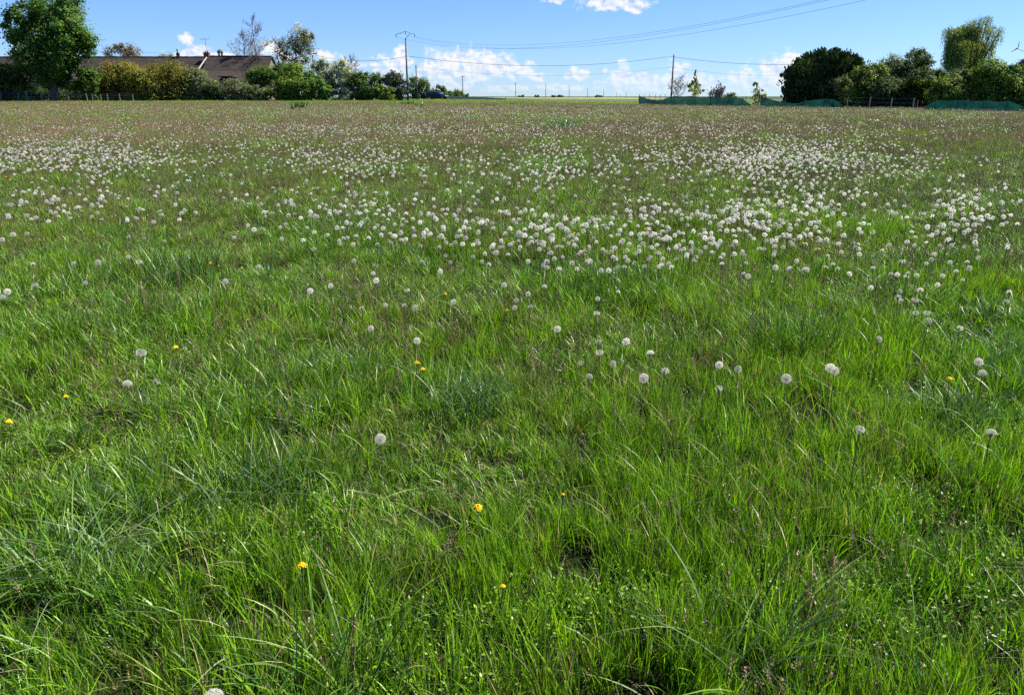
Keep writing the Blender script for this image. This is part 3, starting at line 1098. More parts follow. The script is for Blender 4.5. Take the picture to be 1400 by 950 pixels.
# the drifts: (x0, x1, y0, y1, how many, how clustered) in the photograph
DRIFTS = [
    (-190, 330, 172, 240, 1500, 0.75), (340, 650, 174, 245, 620, 0.6), (640, 880, 178, 262, 420, 0.6), (860, 1265, 180, 243, 1500, 0.75),
    (650, 1000, 270, 368, 250, 0.78), (880, 1170, 248, 345, 230, 0.75), (1000, 1175, 225, 300, 110, 0.6),
    (1165, 1440, 205, 350, 130, 0.6), (-30, 350, 230, 300, 150, 0.7), (340, 660, 240, 335, 170, 0.6),
    (-60, 1460, 158, 188, 3000, 0.6), (-60, 1460, 141, 160, 4500, 0.3), (0, 1400, 300, 400, 50, 0.4), (950, 1160, 300, 360, 30, 0.7),
    (1270, 1345, 262, 345, 34, 0.7), (1205, 1300, 340, 420, 22, 0.5), (640, 760, 265, 345, 50, 0.6),
]
raw = []
for (x0, x1, y0, y1, n, cl) in DRIFTS:
    cx, cy, k = 0, 0, 0
    cnt = 0
    while cnt < n:
        if k <= 0 or rs.random() > cl:
            # denser towards the middle of each drift so that its edge fades out
            cx = x0 + (x1 - x0) * (0.5 + 0.5 * (rs.random() + rs.random() - 1) * 1.15)
            cy = y0 + (y1 - y0) * (0.5 + 0.5 * (rs.random() + rs.random() - 1) * 1.1)
            k = rs.randrange(2, 9)
        sc_ = max(3.0, (cy - 125) * 0.09)
        k -= 1
        cnt += 1
        raw.append((cx + rs.gauss(0, 2.0 * sc_), cy + rs.gauss(0, 0.55 * sc_), rs.uniform(0.20, 0.34)))
raw = np.array([r_ for r_ in raw if r_[1] > 141])
rp = meet_many(raw[:, 0], raw[:, 1], raw[:, 2])
crowd = [(p[1], p[0], p[2], q[2], q[0], q[1]) for p, q in zip(rp.tolist(), raw.tolist()) if p[1] < 112 and abs(p[0]) < 0.8 * p[1] + 2]
crowd.sort()
n_ind = 300 - len(SINGLES)
COLS = [(120, 'at the left edge'), (250, 'left of the dark upright tussock'), (360, 'above the yellow flowers on the left'),
        (480, 'left of centre above the large lone clock'), (600, 'left of centre below the far green clump'), (680, 'at the left end of the crowded drift'),
        (760, 'in the left part of the crowded drift'), (840, 'left of the middle of the crowded drift'), (920, 'in the middle of the crowded drift'),
        (1000, 'right of the middle of the crowded drift'), (1090, 'in the right part of the crowded drift'), (1180, 'at the right end of the crowded drift'),
        (1290, 'right of the drift above the speckled patch'), (9999, 'near the right edge')]
LOOKS = ['full round white dandelion clock', 'slightly loose round dandelion clock', 'upper half of a dandelion clock', 'dandelion clock with one side blown', 'ragged thin dandelion clock', 'flattened grey dandelion clock']
for (y, x, z, h, qx, qy) in crowd[:n_ind]:
    kind = rs.choice((0, 0, 1, 1, 2, 2, 3, 3, 4, 4, 5))
    where = next(w_ for lim, w_ in COLS if qx < lim)
    row = 'front' if qy > 335 else ('middle' if qy > 300 else 'back')
    lab = '%s, %s rows, %s' % (LOOKS[kind], row, where)
    e = empty('dandelion_clock', (x, y, z), lab, 'dandelion', lab, rs.uniform(0, 6.28))
    place_clock(e, kind, h, rs.uniform(0.78, 1.0), rs)
# everything farther away, past counting
lo_src = []
for k in range(4):
    keep = [lambda d: d[2] > -0.9, lambda d: d[2] > -0.1, lambda d: d[2] > -0.6 and rd.random() < 0.8, lambda d: d[0] + d[2] > -0.5][k]
    q = fluff(rd, 48, 0.0212, 6, keep, 0.062, stems=False)
    q[0][:, 2] += 1.0 * 0.28
    r_ = receptacle(0.006, (0.25, 0.18, 0.12))
    r_[0][:, 2] += 0.28
    v, f, c, _t = stalk(rd, 0, 0, 0.28, 0.0045, 0.0, [(0.22, 0.20, 0.08), (0.24, 0.16, 0.09), (0.2, 0.2, 0.08), (0.25, 0.17, 0.1)][k])
    lo_src.append(mesh_of('far_clock', [q, r_, (v, f, c)]))
clock_src = src_collection('far_clock', lo_src, M['clock'])
far = crowd[n_ind:]
fp = np.array([(c[1], c[0], c[2]) for c in far])
fs = np.array([c[3] for c in far]) / 0.28
wide_ = R.uniform(0.8, 1.08, len(far)) * (1.08 + 0.28 * sstep(20, 80, fp[:, 1]))
scatter('distant_dandelion_clocks', 'drifts of small white dandelion seed heads far across the meadow', 'dandelions', fp, R.uniform(0, 6.28, len(far)), R.normal(0, 0.08, (len(far), 2)), np.stack([wide_, wide_, fs], 1), R.choice(4, len(far), p=[0.36, 0.20, 0.22, 0.22]), clock_src)


# yellow dandelion flowers
def flower_mesh(rng, n, rad):
    V, F, C = [], [], []
    for i in range(n):
        a = i * 2.399963
        t = (i + 0.5) / n
        r1 = rad * (0.35 + 0.65 * t) * rng.uniform(0.9, 1.08)
        up = 0.011 * (1 - t) + 0.002
        u, s = np.array([math.cos(a), math.sin(a), 0]), np.array([-math.sin(a), math.cos(a), 0])
        w = rad * 0.075
        b0 = np.array([0, 0, 0.0]) + u * rad * 0.08
        m = u * r1 * 0.6 + np.array([0, 0, up])
        e_ = u * r1 + np.array([0, 0, up * 0.75 - 0.003 * t])
        V += [b0 - s * w * 0.4, b0 + s * w * 0.4, m + s * w, m - s * w, e_ + s * w * 0.8, e_ - s * w * 0.8]
        o = i * 6
        F += [(o, o + 1, o + 2, o + 3), (o + 3, o + 2, o + 4, o + 5)]
        C += [np.array((0.84, 0.56, 0.010)) * rng.uniform(0.85, 1.1)] * 6
    return mesh_np('florets', np.array(V), [np.array(F)], np.clip(np.array(C), 0, 0.95))


FLOWERS = [flower_mesh(rd, 46, 0.020), flower_mesh(rd, 40, 0.018)]
for me in FLOWERS:
    me.materials.append(M['petal'])
CALYX = mesh_np('calyx', *(lambda q: (q[0], [q[1]], q[2]))(receptacle(0.0065, (0.09, 0.14, 0.03))))
CALYX.materials.append(M['stem'])
YELLOW = [
    (240, 475, 1.0, 'yellow dandelion flower right of a flattened grey seed head, left side'),
    (90, 543, 1.0, 'yellow dandelion flower low on the left beside dark dry stalks'),
    (12, 577, 1.1, 'yellow dandelion flower at the left edge, lowest on that side'),
    (339, 438, 0.9, 'yellow flower alone below the dark grass tussock on the left'),
    (570, 497, 1.15, 'larger one of two yellow flowers close together near the centre'),
    (578, 505, 0.9, 'smaller one of two yellow flowers close together near the centre'),
    (653, 694, 1.0, 'yellow flower sunk in tall grass below the centre'),
    (413, 774, 1.15, 'yellow flower nearest to the camera, lower left of centre'),
    (688, 801, 0.5, 'small half hidden yellow flower lowest near the centre'),
    (770, 676, 0.5, 'tiny yellow bud in the grass right below the centre'),
    (112, 289, 0.95, 'bright yellow flower alone in the upper left meadow'),
    (320, 335, 0.85, 'yellow flower just below a small white seed head, left'),
    (287, 360, 0.9, 'left one of three yellow flowers in a row left of centre'),
    (299, 364, 0.7, 'middle one of three yellow flowers in a row left of centre'),
    (331, 367, 0.85, 'right one of three yellow flowers in a row left of centre'),
    (693, 425, 1.0, 'yellow flower alone below the small knot of seed heads near the centre'),
    (609, 402, 0.7, 'small yellow flower beside torn seed heads near the centre'),
    (727, 278, 0.85, 'yellow flower in the upper part of the crowded drift, left side'),
    (785, 319, 0.85, 'orange yellow flower beside a white seed head inside the crowded drift'),
    (833, 348, 0.7, 'small yellow flower in the lower part of the crowded drift'),
    (1098, 333, 0.95, 'left one of the yellow flowers at the right foot of the drift'),
    (1110, 328, 0.95, 'second of the yellow flowers at the right foot of the drift'),
    (1120, 341, 0.9, 'third of the yellow flowers at the right foot of the drift'),
    (1137, 345, 0.8, 'right one of the yellow flowers at the right foot of the drift'),
    (1298, 518, 0.9, 'dull yellow flower low on the right beside two white seed heads'),
    (8, 242, 1.0, 'left one of two yellow flowers at the upper left edge'),
    (14, 246, 1.0, 'right one of two yellow flowers at the upper left edge'),
    (1377, 294, 0.9, 'yellow flower alone near the right edge'),
    (523, 304, 0.8, 'yellow flower alone among white seed heads left of the drift'),
    (305, 207, 1.0, 'yellow flower in the far left drift of white seed heads'),
]
for (x, y, s, lab) in YELLOW:
    h = rs.uniform(0.16, 0.24)
    p = meet(x, y, h)
    e = empty('dandelion_flower', p, lab, 'flower', 'yellow dandelion flowers in the meadow', rs.uniform(0, 6.28))
    st = link('stem', STEMS[rs.choice((0, 2, 4))], None, e, (0, 0, h))
    st.scale = (0.24, 0.24, h + 0.01)
    hd = link('florets', FLOWERS[rs.randrange(2)], None, e, (0, 0, h))
    hd.scale = (s * 0.98,) * 3
    hd.rotation_euler = (rs.gauss(0.1, 0.2), rs.gauss(0, 0.2), 0)
    link('calyx', CALYX, None, e, (0, 0, h - 0.004))

# ------------------------------------------------------------------ tall tussocks and weed clumps that stand out
def tussock(px, py, n, h, w, spread, cols, label, lean=(0.0, 0.45), curl=(0.1, 0.9), name='grass_tussock', group=None, leafy=0, seed=1):
    rng = np.random.default_rng(seed)
    p = meet(px, py, 0.0)
    parts = [blades(rng, n, spread, h, w, lean, curl, 7, cols)]
    if leafy:
        parts.append(leaflets(rng, leafy, spread * 1.1, (0.02, h[1] * 0.9), (spread * 0.05, spread * 0.12), cols))
    o = link(name, mesh_of(name, parts), M['grass'], None, (p[0], p[1], p[2] - 0.01))
    return tag(o, label, 'weed' if name == 'weed_clump' else 'grass tussock', group)


TU = [(4, G_BLUE), (3, G_DARK), (3, G_MID), (1, G_PALE)]
tussock(1085, 492, 420, (0.20, 0.42), (0.004, 0.0075), 0.24, TU, 'tall dark green grass tussock with arching pale tips, right of centre', lean=(0, 0.28), curl=(0, 0.6), seed=1)
tussock(250, 395, 260, (0.20, 0.42), (0.005, 0.009), 0.26, TU, 'dark green upright grass tussock on the left below the white drift', curl=(0, 0.3), seed=2)
tussock(640, 570, 260, (0.16, 0.34), (0.0035, 0.007), 0.16, TU, 'dark green grass tussock just below the centre of the picture', seed=3)
tussock(1300, 590, 240, (0.14, 0.30), (0.0035, 0.007), 0.15, TU, 'dark green grass tussock low at the right beside dry tufts', seed=4)
tussock(360, 690, 200, (0.16, 0.36), (0.0035, 0.007), 0.19, TU, 'bluish green leaning grass tussock left of centre in the foreground', seed=5)
tussock(1010, 940, 60, (0.20, 0.42), (0.004, 0.008), 0.13, TU, 'long bladed tussock at the lower edge, right of centre', lean=(0.1, 0.6), seed=6)
tussock(450, 960, 60, (0.20, 0.40), (0.004, 0.008), 0.13, TU, 'long bladed tussock at the lower edge, left of centre', lean=(0.1, 0.6), seed=7)
tussock(105, 800, 90, (0.18, 0.36), (0.004, 0.008), 0.14, TU + [(2, G_PALE)], 'tussock with pale bent blades in the lower left foreground', lean=(0.1, 0.7), curl=(0.5, 1.5), seed=8)
tussock(738, 385, 60, (0.18, 0.34), (0.004, 0.007), 0.09, TU, 'narrow dark green tussock under two stacked white seed heads', curl=(0, 0.3), seed=9)
WD = [(3, (0.09, 0.23, 0.03)), (4, (0.06, 0.17, 0.02)), (1, G_BRIGHT)]
tussock(767, 179, 300, (0.28, 0.60), (0.02, 0.04), 0.8, [(3, (0.05, 0.14, 0.02)), (2, (0.08, 0.19, 0.025))], 'bright green leafy weed clump in the far middle of the meadow', name='weed_clump', group='green weed clumps far out in the meadow', leafy=160, seed=10)
tussock(409, 151, 220, (0.4, 0.95), (0.05, 0.09), 0.7, [(3, (0.05, 0.12, 0.02)), (1, G_MID)], 'dark green thistle like clump far out before the left hedge', name='weed_clump', group='green weed clumps far out in the meadow', leafy=120, seed=11)
tussock(556, 144.5, 140, (0.3, 0.7), (0.05, 0.09), 0.8, WD, 'left one of two green weed clumps before the utility pole', name='weed_clump', group='green weed clumps far out in the meadow', leafy=120, seed=12)
tussock(574, 147, 110, (0.3, 0.6), (0.04, 0.08), 0.7, WD, 'right one of two green weed clumps before the utility pole', name='weed_clump', group='green weed clumps far out in the meadow', leafy=100, seed=13)
tussock(1186, 171, 200, (0.15, 0.35), (0.02, 0.04), 1.1, WD, 'low bright green weed clump far right before the dark trees', name='weed_clump', group='green weed clumps far out in the meadow', leafy=120, seed=14)
tussock(1100, 238, 150, (0.15, 0.34), (0.008, 0.014), 0.6, WD, 'bright green grass clump inside the right white drift', name='weed_clump', group='green weed clumps far out in the meadow', leafy=60, seed=15)
tussock(275, 246, 420, (0.14, 0.30), (0.006, 0.012), 1.0, WD, 'bluish green lush grass clump below the left white drift', name='weed_clump', group='green weed clumps far out in the meadow', seed=16)

# ------------------------------------------------------------------ trees, shrubs and hedges
def foliage(rng, lobes, n, leaf, cols, up=0.6, inner=0.3, clump=0.30, flat=1.0, droop=0.0, sprig=0, per=60):
    """leaf faces gathered in clumps over the lobes (cx, cy, cz, rx, ry, rz); colours per clump and per leaf"""
    vol = np.array([l_[3] * l_[5] for l_ in lobes])
    pick = rng.choice(len(lobes), max(26, n // per), p=vol / vol.sum())
    L = np.array(lobes)[pick]
    m = len(pick)
    d = rng.normal(size=(m, 3))
    d[:, 2] = d[:, 2] * 0.9 + 0.18
    d /= np.linalg.norm(d, axis=1)[:, None]
    rad = np.where(rng.random(m) < inner, rng.uniform(0.15, 0.8, m), rng.uniform(0.78, 1.0, m))
    cen = L[:, :3] + d * L[:, 3:6] * rad[:, None]
    cr = clump * L[:, 3:6].mean(1) * rng.uniform(0.6, 1.25, m)
    cc = np.array(cols)[rng.integers(0, len(cols), m)] * rng.uniform(0.78, 1.22, (m, 1))
    k = rng.integers(0, m, n)
    g = rng.normal(size=(n, 3)) * 0.55
    g[:, 2] *= 0.8 * flat
    p = cen[k] + g * cr[k][:, None]
    if droop:
        p[:, 2] -= droop * rng.random(n) ** 1.5 * cr[k]
    gn = g / np.maximum(np.linalg.norm(g, axis=1), 1e-6)[:, None]
    nor = rng.normal(size=(n, 3)) * 0.55 + d[k] * 0.55 + gn * 0.8
    nor[:, 2] += up
    nor /= np.linalg.norm(nor, axis=1)[:, None]
    t = np.cross(nor, rng.normal(size=(n, 3)))
    t /= np.linalg.norm(t, axis=1)[:, None]
    if sprig:       # long narrow sprays that point up and out
        t = d[k] * 0.6 + rng.normal(size=(n, 3)) * 0.35
        t[:, 2] += sprig
        t /= np.linalg.norm(t, axis=1)[:, None]
        nor = np.cross(t, rng.normal(size=(n, 3)))
        nor /= np.linalg.norm(nor, axis=1)[:, None]
    b = np.cross(nor, t)
    s = leaf * rng.uniform(0.6, 1.3, n)[:, None]
    w = 0.22 if sprig else 0.36
    V = np.stack([p - t * s * 0.5, p + b * s * w, p + t * s * 0.5, p - b * s * w], 1).reshape(-1, 3)
    col = cc[k] * rng.uniform(0.8, 1.2, (n, 1))
    return V, np.arange(n * 4).reshape(n, 4), np.repeat(col, 4, 0)


def px_lobes(lobes, d, rng, depth=0.8):
    """(x, y, half width, half height) in the photograph at distance d -> world ellipsoids"""
    out = []
    for (x, y, rx, ry) in lobes:
        dd = d + rng.uniform(-1, 1) * rx * d / 1085 * 0.5
        c = at(x, y, dd)
        wx, wz = rx * d / 1085, ry * d / 1144
        out.append((c[0], c[1], c[2], wx, max(depth * wx, 0.5 * wz), wz))
    return out


def trunk_mb(base, lobes, r0, top_frac=0.75, limbs=True, rng=None, stems=1):
    mb = MB(base)
    top = max(l_[2] for l_ in lobes)
    base = np.array(base)
    for s in range(stems):
        off = np.array([0, 0, 0]) if stems == 1 else np.array([rng.uniform(-1, 1) * 0.5, rng.uniform(-0.4, 0.4), 0])
        tp = base + off * 2.2 + np.array([0, 0, (top - base[2]) * top_frac])
        mid = 0.5 * (base + off + tp) + np.array([rng.uniform(-0.15, 0.15), 0, 0])
        mb.tube([base + off * 0.5 - np.array([0, 0, 0.1]), base + off * 0.7 + np.array([0, 0, 0.4]), mid, tp], [r0 * 1.35, r0, r0 * 0.75, r0 * 0.3], 8)
        if limbs:
            for l_ in lobes:
                c = np.array(l_[:3])
                f = rng.uniform(0.35, 0.75)
                st = base + off + (tp - base - off) * f
                if c[2] < st[2]:
                    st = base + off + (tp - base - off) * 0.25
                m = 0.5 * (st + c) + np.array([0, 0, 0.1 * np.linalg.norm(c - st)])
                mb.tube([st, m, c], [r0 * 0.4, r0 * 0.28, r0 * 0.1], 5, cap=False)
    return mb


def tree(name, label, cat, px, d, lobes, n, leaf, cols, r0=0.2, seed=1, mat='leaf', bark='bark', stems=1, group=None, extra=None, depth=0.8, top_frac=0.75, **kw):
    rng = np.random.default_rng(seed)
    base = ground_at(px, d)
    e = empty(name, base, label, cat, group)
    if stems > 1:           # shrubs are leafy right down to the grass
        xs_ = [l_[0] - l_[2] * 0.8 for l_ in lobes] + [l_[0] + l_[2] * 0.8 for l_ in lobes]
        by = CY - FPX * ((d * math.sin(PITCH) + (base[2] - CAMZ) * math.cos(PITCH)) / (d * math.cos(PITCH) - (base[2] - CAMZ) * math.sin(PITCH)))
        hw = (max(xs_) - min(xs_)) / 2
        hy = max(2.5, min(9, 0.35 * (by - min(l_[1] for l_ in lobes))))
        lobes = list(lobes) + [((max(xs_) + min(xs_)) / 2 - hw * 0.45, by - hy * 0.8, hw * 0.55, hy), ((max(xs_) + min(xs_)) / 2 + hw * 0.45, by - hy * 0.8, hw * 0.55, hy)]
        n = int(n * 1.7)
        kw.setdefault('clump', 0.36)
        kw.setdefault('inner', 0.35)
    W = px_lobes(lobes, d, rng, depth)
    t = trunk_mb(base, W, r0, top_frac, True, rng, stems).build('trunk' if stems == 1 else 'stems', M[bark], e, smooth=True)
    v, f, c = foliage(rng, W, n, leaf, cols, **kw)
    # keep the crown above the ground
    v -= base
    q = v.reshape(-1, 4, 3)
    low = q[:, :, 2].min(1)
    q[:, :, 2] += np.where(low < 0.03, 0.03 - low + rng.random(len(low)) * 0.25, 0)[:, None]
    link('crown', mesh_np('crown', q.reshape(-1, 3), [f], c), M[mat], e)
    if extra:
        v, f, c = foliage(rng, W, extra[0], extra[1], extra[2], up=0.4, inner=0.05, clump=kw.get('clump', 0.3) * 0.9)
        v -= base
        v[:, 2] = np.maximum(v[:, 2], 0.05)
        link('blossom', mesh_np('blossom', v, [f], c), M['blossom'], e)
    return e


def bare_tree(name, label, cat, px, d, top, half, seed, r0=0.16, low=0.3, leaders=1, group=None, tw=0.03):
    """a leafless tree or shrub: one or more leaders, side branches fanning up and out, each with twigs and finer twigs"""
    rng = np.random.default_rng(seed)
    base = ground_at(px, d)
    H = at(px, top, d)[2] - base[2]
    Wd = half * d / 1085
    e = empty(name, base, label, cat, group)
    limbs, twigs = MB(base), MB(base)

    def unit(v):
        return v / np.linalg.norm(v)

    def shoot(mb, p, dirn, ln, r, n=4, wob=0.06):
        q, out = p, [p]
        for k in range(n):
            dirn = unit(dirn + rng.normal(size=3) * wob * 2 + np.array([0, 0, 0.07]))
            q = q + dirn * ln / n
            out.append(q)
        mb.tube(out, list(np.linspace(r, max(r * 0.15, tw * 0.5), n + 1)), 5 if mb is limbs else 3, cap=False)
        return out
    for s in range(leaders):
        lean = np.array([0.02, 0, 0]) if leaders == 1 else np.array([(s / (leaders - 1) - 0.5) * 2.6 * Wd / H, rng.uniform(-0.3, 0.3) * Wd / H, 0])
        hl = H if s == leaders // 2 else H * rng.uniform(0.7, 0.97)
        main = shoot(limbs, base - np.array([0, 0, 0.1]), unit(np.array([0, 0, 1.0]) + lean), hl, r0, 8, 0.03)
        nb = 15 if leaders == 1 else 6
        for b in range(nb):
            t = low + (0.97 - low) * (b + rng.random()) / nb
            k = min(int(t * 8), 7)
            p = main[k] + (main[k + 1] - main[k]) * (t * 8 - k)
            a = rng.uniform(0, 6.28)
            side = np.array([math.cos(a), math.sin(a), 0])
            if leaders == 1:
                side[0] = math.copysign(max(abs(side[0]), 0.5), side[0])
            ln = (Wd * 1.9 * (1 - t) ** 0.6 + 0.6) * rng.uniform(0.7, 1.1) if leaders == 1 else H * 0.4 * (1.1 - t)
            br = shoot(limbs, p, unit(side + np.array([0, 0, rng.uniform(0.5, 1.0)])), ln, max(r0 * 0.38 * (1.15 - t), tw), 4, 0.09)
            for q in br[1:]:
                for w in range(3):
                    t2 = shoot(twigs, q, unit(rng.normal(size=3) + np.array([0, 0, 0.8]) + (br[-1] - br[0]) / ln * 0.8), ln * rng.uniform(0.25, 0.5), tw, 3, 0.1)
                    for w2 in range(2):
                        shoot(twigs, t2[rng.integers(1, 4)], unit(rng.normal(size=3) + np.array([0, 0, 0.9])), ln * rng.uniform(0.12, 0.28), tw * 0.75, 2, 0.1)
    limbs.build('trunk', M['bark_grey'], e, smooth=True)
    twigs.build('twigs', M['bark_grey'], e, smooth=True)
    return e


LIME = [(0.075, 0.16, 0.018), (0.095, 0.19, 0.022), (0.06, 0.13, 0.018), (0.11, 0.20, 0.028)]
GRN = [(0.085, 0.17, 0.025), (0.065, 0.135, 0.02), (0.11, 0.20, 0.03)]
YGRN = [(0.17, 0.25, 0.028), (0.13, 0.21, 0.025), (0.21, 0.28, 0.04)]
OCHRE = [(0.21, 0.19, 0.028), (0.25, 0.18, 0.03), (0.16, 0.18, 0.028), (0.13, 0.16, 0.026), (0.20, 0.19, 0.035)]
GREY = [(0.16, 0.19, 0.085), (0.12, 0.155, 0.06), (0.21, 0.24, 0.12)]
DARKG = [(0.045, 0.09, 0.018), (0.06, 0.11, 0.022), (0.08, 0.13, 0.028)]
CYP = [(0.034, 0.066, 0.02), (0.045, 0.082, 0.022), (0.065, 0.10, 0.025)]
WHITE = [(0.62, 0.62, 0.50), (0.70, 0.70, 0.60), (0.5, 0.52, 0.38)]

CREAM = [(0.52, 0.54, 0.34), (0.60, 0.60, 0.44), (0.42, 0.46, 0.25)]
DL = 118.0      # the left hedge line
tree('broadleaf_tree', 'big dense dark green broadleaf tree at the left end of the farm building', 'tree', 76, 112,
     [(66, 22, 46, 36), (92, 48, 36, 34), (40, 54, 34, 26), (70, 66, 52, 38), (100, 78, 30, 34), (34, 34, 26, 28), (78, 6, 30, 22), (50, 92, 34, 26), (90, 100, 34, 22), (60, 108, 30, 14), (112, 62, 16, 26)],
     42000, 0.34, [(c_[0] * 0.85, c_[1] * 0.85, c_[2]) for c_ in LIME], 0.55, 31, inner=0.35, clump=0.30, per=170, top_frac=0.62)
tree('shrub', 'dark green shrub left of the big tree, above the wire fence', 'shrub', 18, 115, [(10, 106, 18, 18), (30, 100, 18, 14), (-6, 110, 18, 18), (22, 120, 22, 10)], 7000, 0.26, DARKG + GRN, 0.1, 32, stems=4)
tree('shrub', 'small yellow green shrub at the foot of the big tree', 'shrub', 33, 113.5, [(34, 121, 11, 6), (28, 124, 9, 5)], 1400, 0.2, YGRN, 0.05, 33, stems=3)
tree('shrub', 'mid green shrub tucked between the big tree and the golden hedge', 'shrub', 124, 114, [(122, 112, 12, 18), (128, 102, 8, 10)], 3200, 0.24, GRN, 0.07, 34, stems=3)
tree('hedge_shrub', 'wide golden olive shrub, left one of the golden hedge', 'shrub', 158, DL, [(152, 108, 26, 22), (172, 104, 24, 18), (140, 120, 14, 14), (176, 122, 22, 12), (156, 100, 18, 10)], 9500, 0.24, OCHRE, 0.1, 35, stems=5, group='golden shrubs before the farm roof')
tree('hedge_shrub', 'golden brown rounded shrub, right one of the golden hedge', 'shrub', 232, DL, [(232, 108, 30, 23), (214, 105, 18, 16), (248, 112, 16, 20), (230, 100, 20, 10)], 9500, 0.24, OCHRE, 0.1, 36, stems=5, group='golden shrubs before the farm roof')
tree('hedge_shrub', 'olive green shrub between the two golden shrubs', 'shrub', 196, 115, [(194, 116, 20, 18), (206, 112, 16, 18), (186, 104, 14, 12)], 6500, 0.22, OCHRE[2:4] + OCHRE[:1], 0.07, 37, stems=4, group='golden shrubs before the farm roof')
tree('shrub', 'grey green shrub right of the golden hedge, below the pale roof line', 'shrub', 272, DL, [(268, 112, 18, 18), (284, 118, 16, 13), (262, 104, 12, 10)], 5200, 0.22, GREY, 0.08, 38, stems=4)
tree('shrub', 'low silvery spreading shrub before the dark barn doorway', 'shrub', 325, 116, [(312, 124, 22, 9), (335, 122, 22, 9), (350, 126, 16, 7), (322, 116, 18, 8)], 5200, 0.2, GREY + [(0.18, 0.21, 0.12)], 0.05, 39, stems=4, flat=0.6)
tree('shrub', 'low dark green bush filling the gap left of the silvery shrub', 'shrub', 298, 117, [(298, 124, 16, 9), (290, 128, 14, 6)], 2200, 0.22, DARKG, 0.05, 40, stems=3)
tree('bush', 'yellow green rounded bush at the right end of the barn roof', 'shrub', 356, DL, [(356, 112, 18, 19), (345, 104, 11, 10), (366, 103, 13, 13), (352, 122, 16, 11)], 6500, 0.24, YGRN + GRN, 0.1, 41, stems=4)
tree('bush', 'dark green bush, coloured for the shade between two bright bushes', 'shrub', 381, 121, [(380, 112, 11, 22), (376, 100, 12, 14), (392, 96, 14, 12)], 4200, 0.24, DARKG, 0.1, 42, stems=3)  # dark palette paints the shaded gap in the hedge
tree('bush', 'large bright green bush below the blossoming tall tree', 'shrub', 404, 117, [(402, 108, 20, 19), (414, 118, 18, 14), (392, 118, 14, 14), (400, 96, 15, 9)], 8500, 0.24, GRN + YGRN, 0.1, 43, stems=4)
tree('bush', 'mid green bush left of the pale blossom shrubs', 'shrub', 432, 117, [(432, 118, 14, 15), (424, 108, 10, 12), (440, 124, 12, 9)], 4600, 0.23, GRN, 0.08, 44, stems=3)
tree('blossom_shrub', 'tall pale cream blossom shrub, left one of two', 'shrub', 444, 120, [(442, 98, 10, 18), (434, 90, 8, 12), (450, 112, 12, 16)], 1700, 0.22, YGRN + GREY, 0.08, 45, stems=3, extra=(6000, 0.22, CREAM), group='cream blossom shrubs in the hedge')
tree('blossom_shrub', 'tall pale cream blossom shrub, right one of two', 'shrub', 468, 119, [(466, 102, 14, 19), (474, 114, 10, 18), (458, 116, 11, 16), (468, 92, 9, 10)], 3000, 0.22, YGRN + GREY, 0.09, 46, stems=3, extra=(7000, 0.22, CREAM), group='cream blossom shrubs in the hedge')
tree('blossom_tree', 'tall thin tree with whitish leaves rising behind the green bushes', 'tree', 410, 124, [(412, 48, 11, 17), (404, 62, 12, 14), (416, 66, 11, 18), (409, 84, 12, 14), (421, 52, 7, 10)], 3800, 0.24, GREY + [(0.13, 0.18, 0.08)], 0.16, 47, extra=(2600, 0.22, WHITE), clump=0.5, inner=0.4, top_frac=0.9)
tree('blossom_tree', 'shorter sparse brownish tree left of the tall whitish one', 'tree', 385, 125, [(384, 62, 11, 11), (392, 74, 10, 12), (380, 76, 11, 11), (388, 90, 11, 10)], 1500, 0.22, [(0.13, 0.10, 0.045), (0.10, 0.11, 0.04), (0.16, 0.13, 0.07)], 0.12, 48, extra=(500, 0.2, WHITE), clump=0.5, inner=0.5, top_frac=0.9)
bare_tree('bare_tree', 'tall leafless tree behind the right end of the barn roof', 'tree', 356, 134, 22, 19, 51, 0.22, 0.40)
bare_tree('bare_tree', 'lower spreading leafless tree left of the tall bare one', 'tree', 341, 135, 46, 20, 52, 0.17, 0.35)
bare_tree('bare_shrub', 'small leafless twiggy tree right of the cream blossom shrubs', 'tree', 482, 122, 80, 10, 53, 0.10, 0.3)
tree('bush', 'brownish green bush right behind the cream blossom shrubs', 'shrub', 489, DL, [(488, 116, 10, 16), (494, 106, 8, 8)], 2600, 0.22, GRN + OCHRE[2:4], 0.08, 54, stems=3)
tree('bush', 'dark green hedge bush in the middle of the hedge end', 'shrub', 508, DL, [(508, 116, 14, 17), (518, 112, 10, 12), (500, 122, 12, 11)], 5000, 0.23, GRN + DARKG, 0.08, 55, stems=4)
tree('bush', 'low yellow green bush in front of the dark hedge end', 'shrub', 528, 115, [(530, 126, 11, 8), (522, 124, 8, 8)], 2000, 0.2, YGRN + OCHRE[2:3], 0.05, 56, stems=3)
tree('bush', 'very dark purplish bush just left of the concrete utility pole', 'shrub', 543, DL, [(540, 114, 13, 15), (550, 120, 10, 13), (533, 110, 8, 10)], 5000, 0.22, DARKG + [(0.06, 0.05, 0.04), (0.10, 0.085, 0.07)], 0.08, 57, stems=4)
tree('bush', 'round green bush behind the thin pole', 'shrub', 574, 172, [(572, 119, 15, 14), (582, 124, 12, 11), (566, 112, 9, 8)], 3600, 0.3, GRN + GREY, 0.1, 58, stems=3)
tree('bush', 'small green bush behind the parked car', 'shrub', 602, 175, [(602, 124, 8, 8), (608, 128, 9, 6), (594, 128, 8, 6)], 1800, 0.3, GRN, 0.08, 59, stems=3)
tree('bush', 'low green hedge bush right of the car, tapering to the road', 'shrub', 624, 178, [(620, 130, 14, 6), (632, 131, 10, 4)], 1500, 0.28, GRN + YGRN, 0.06, 60, stems=3)
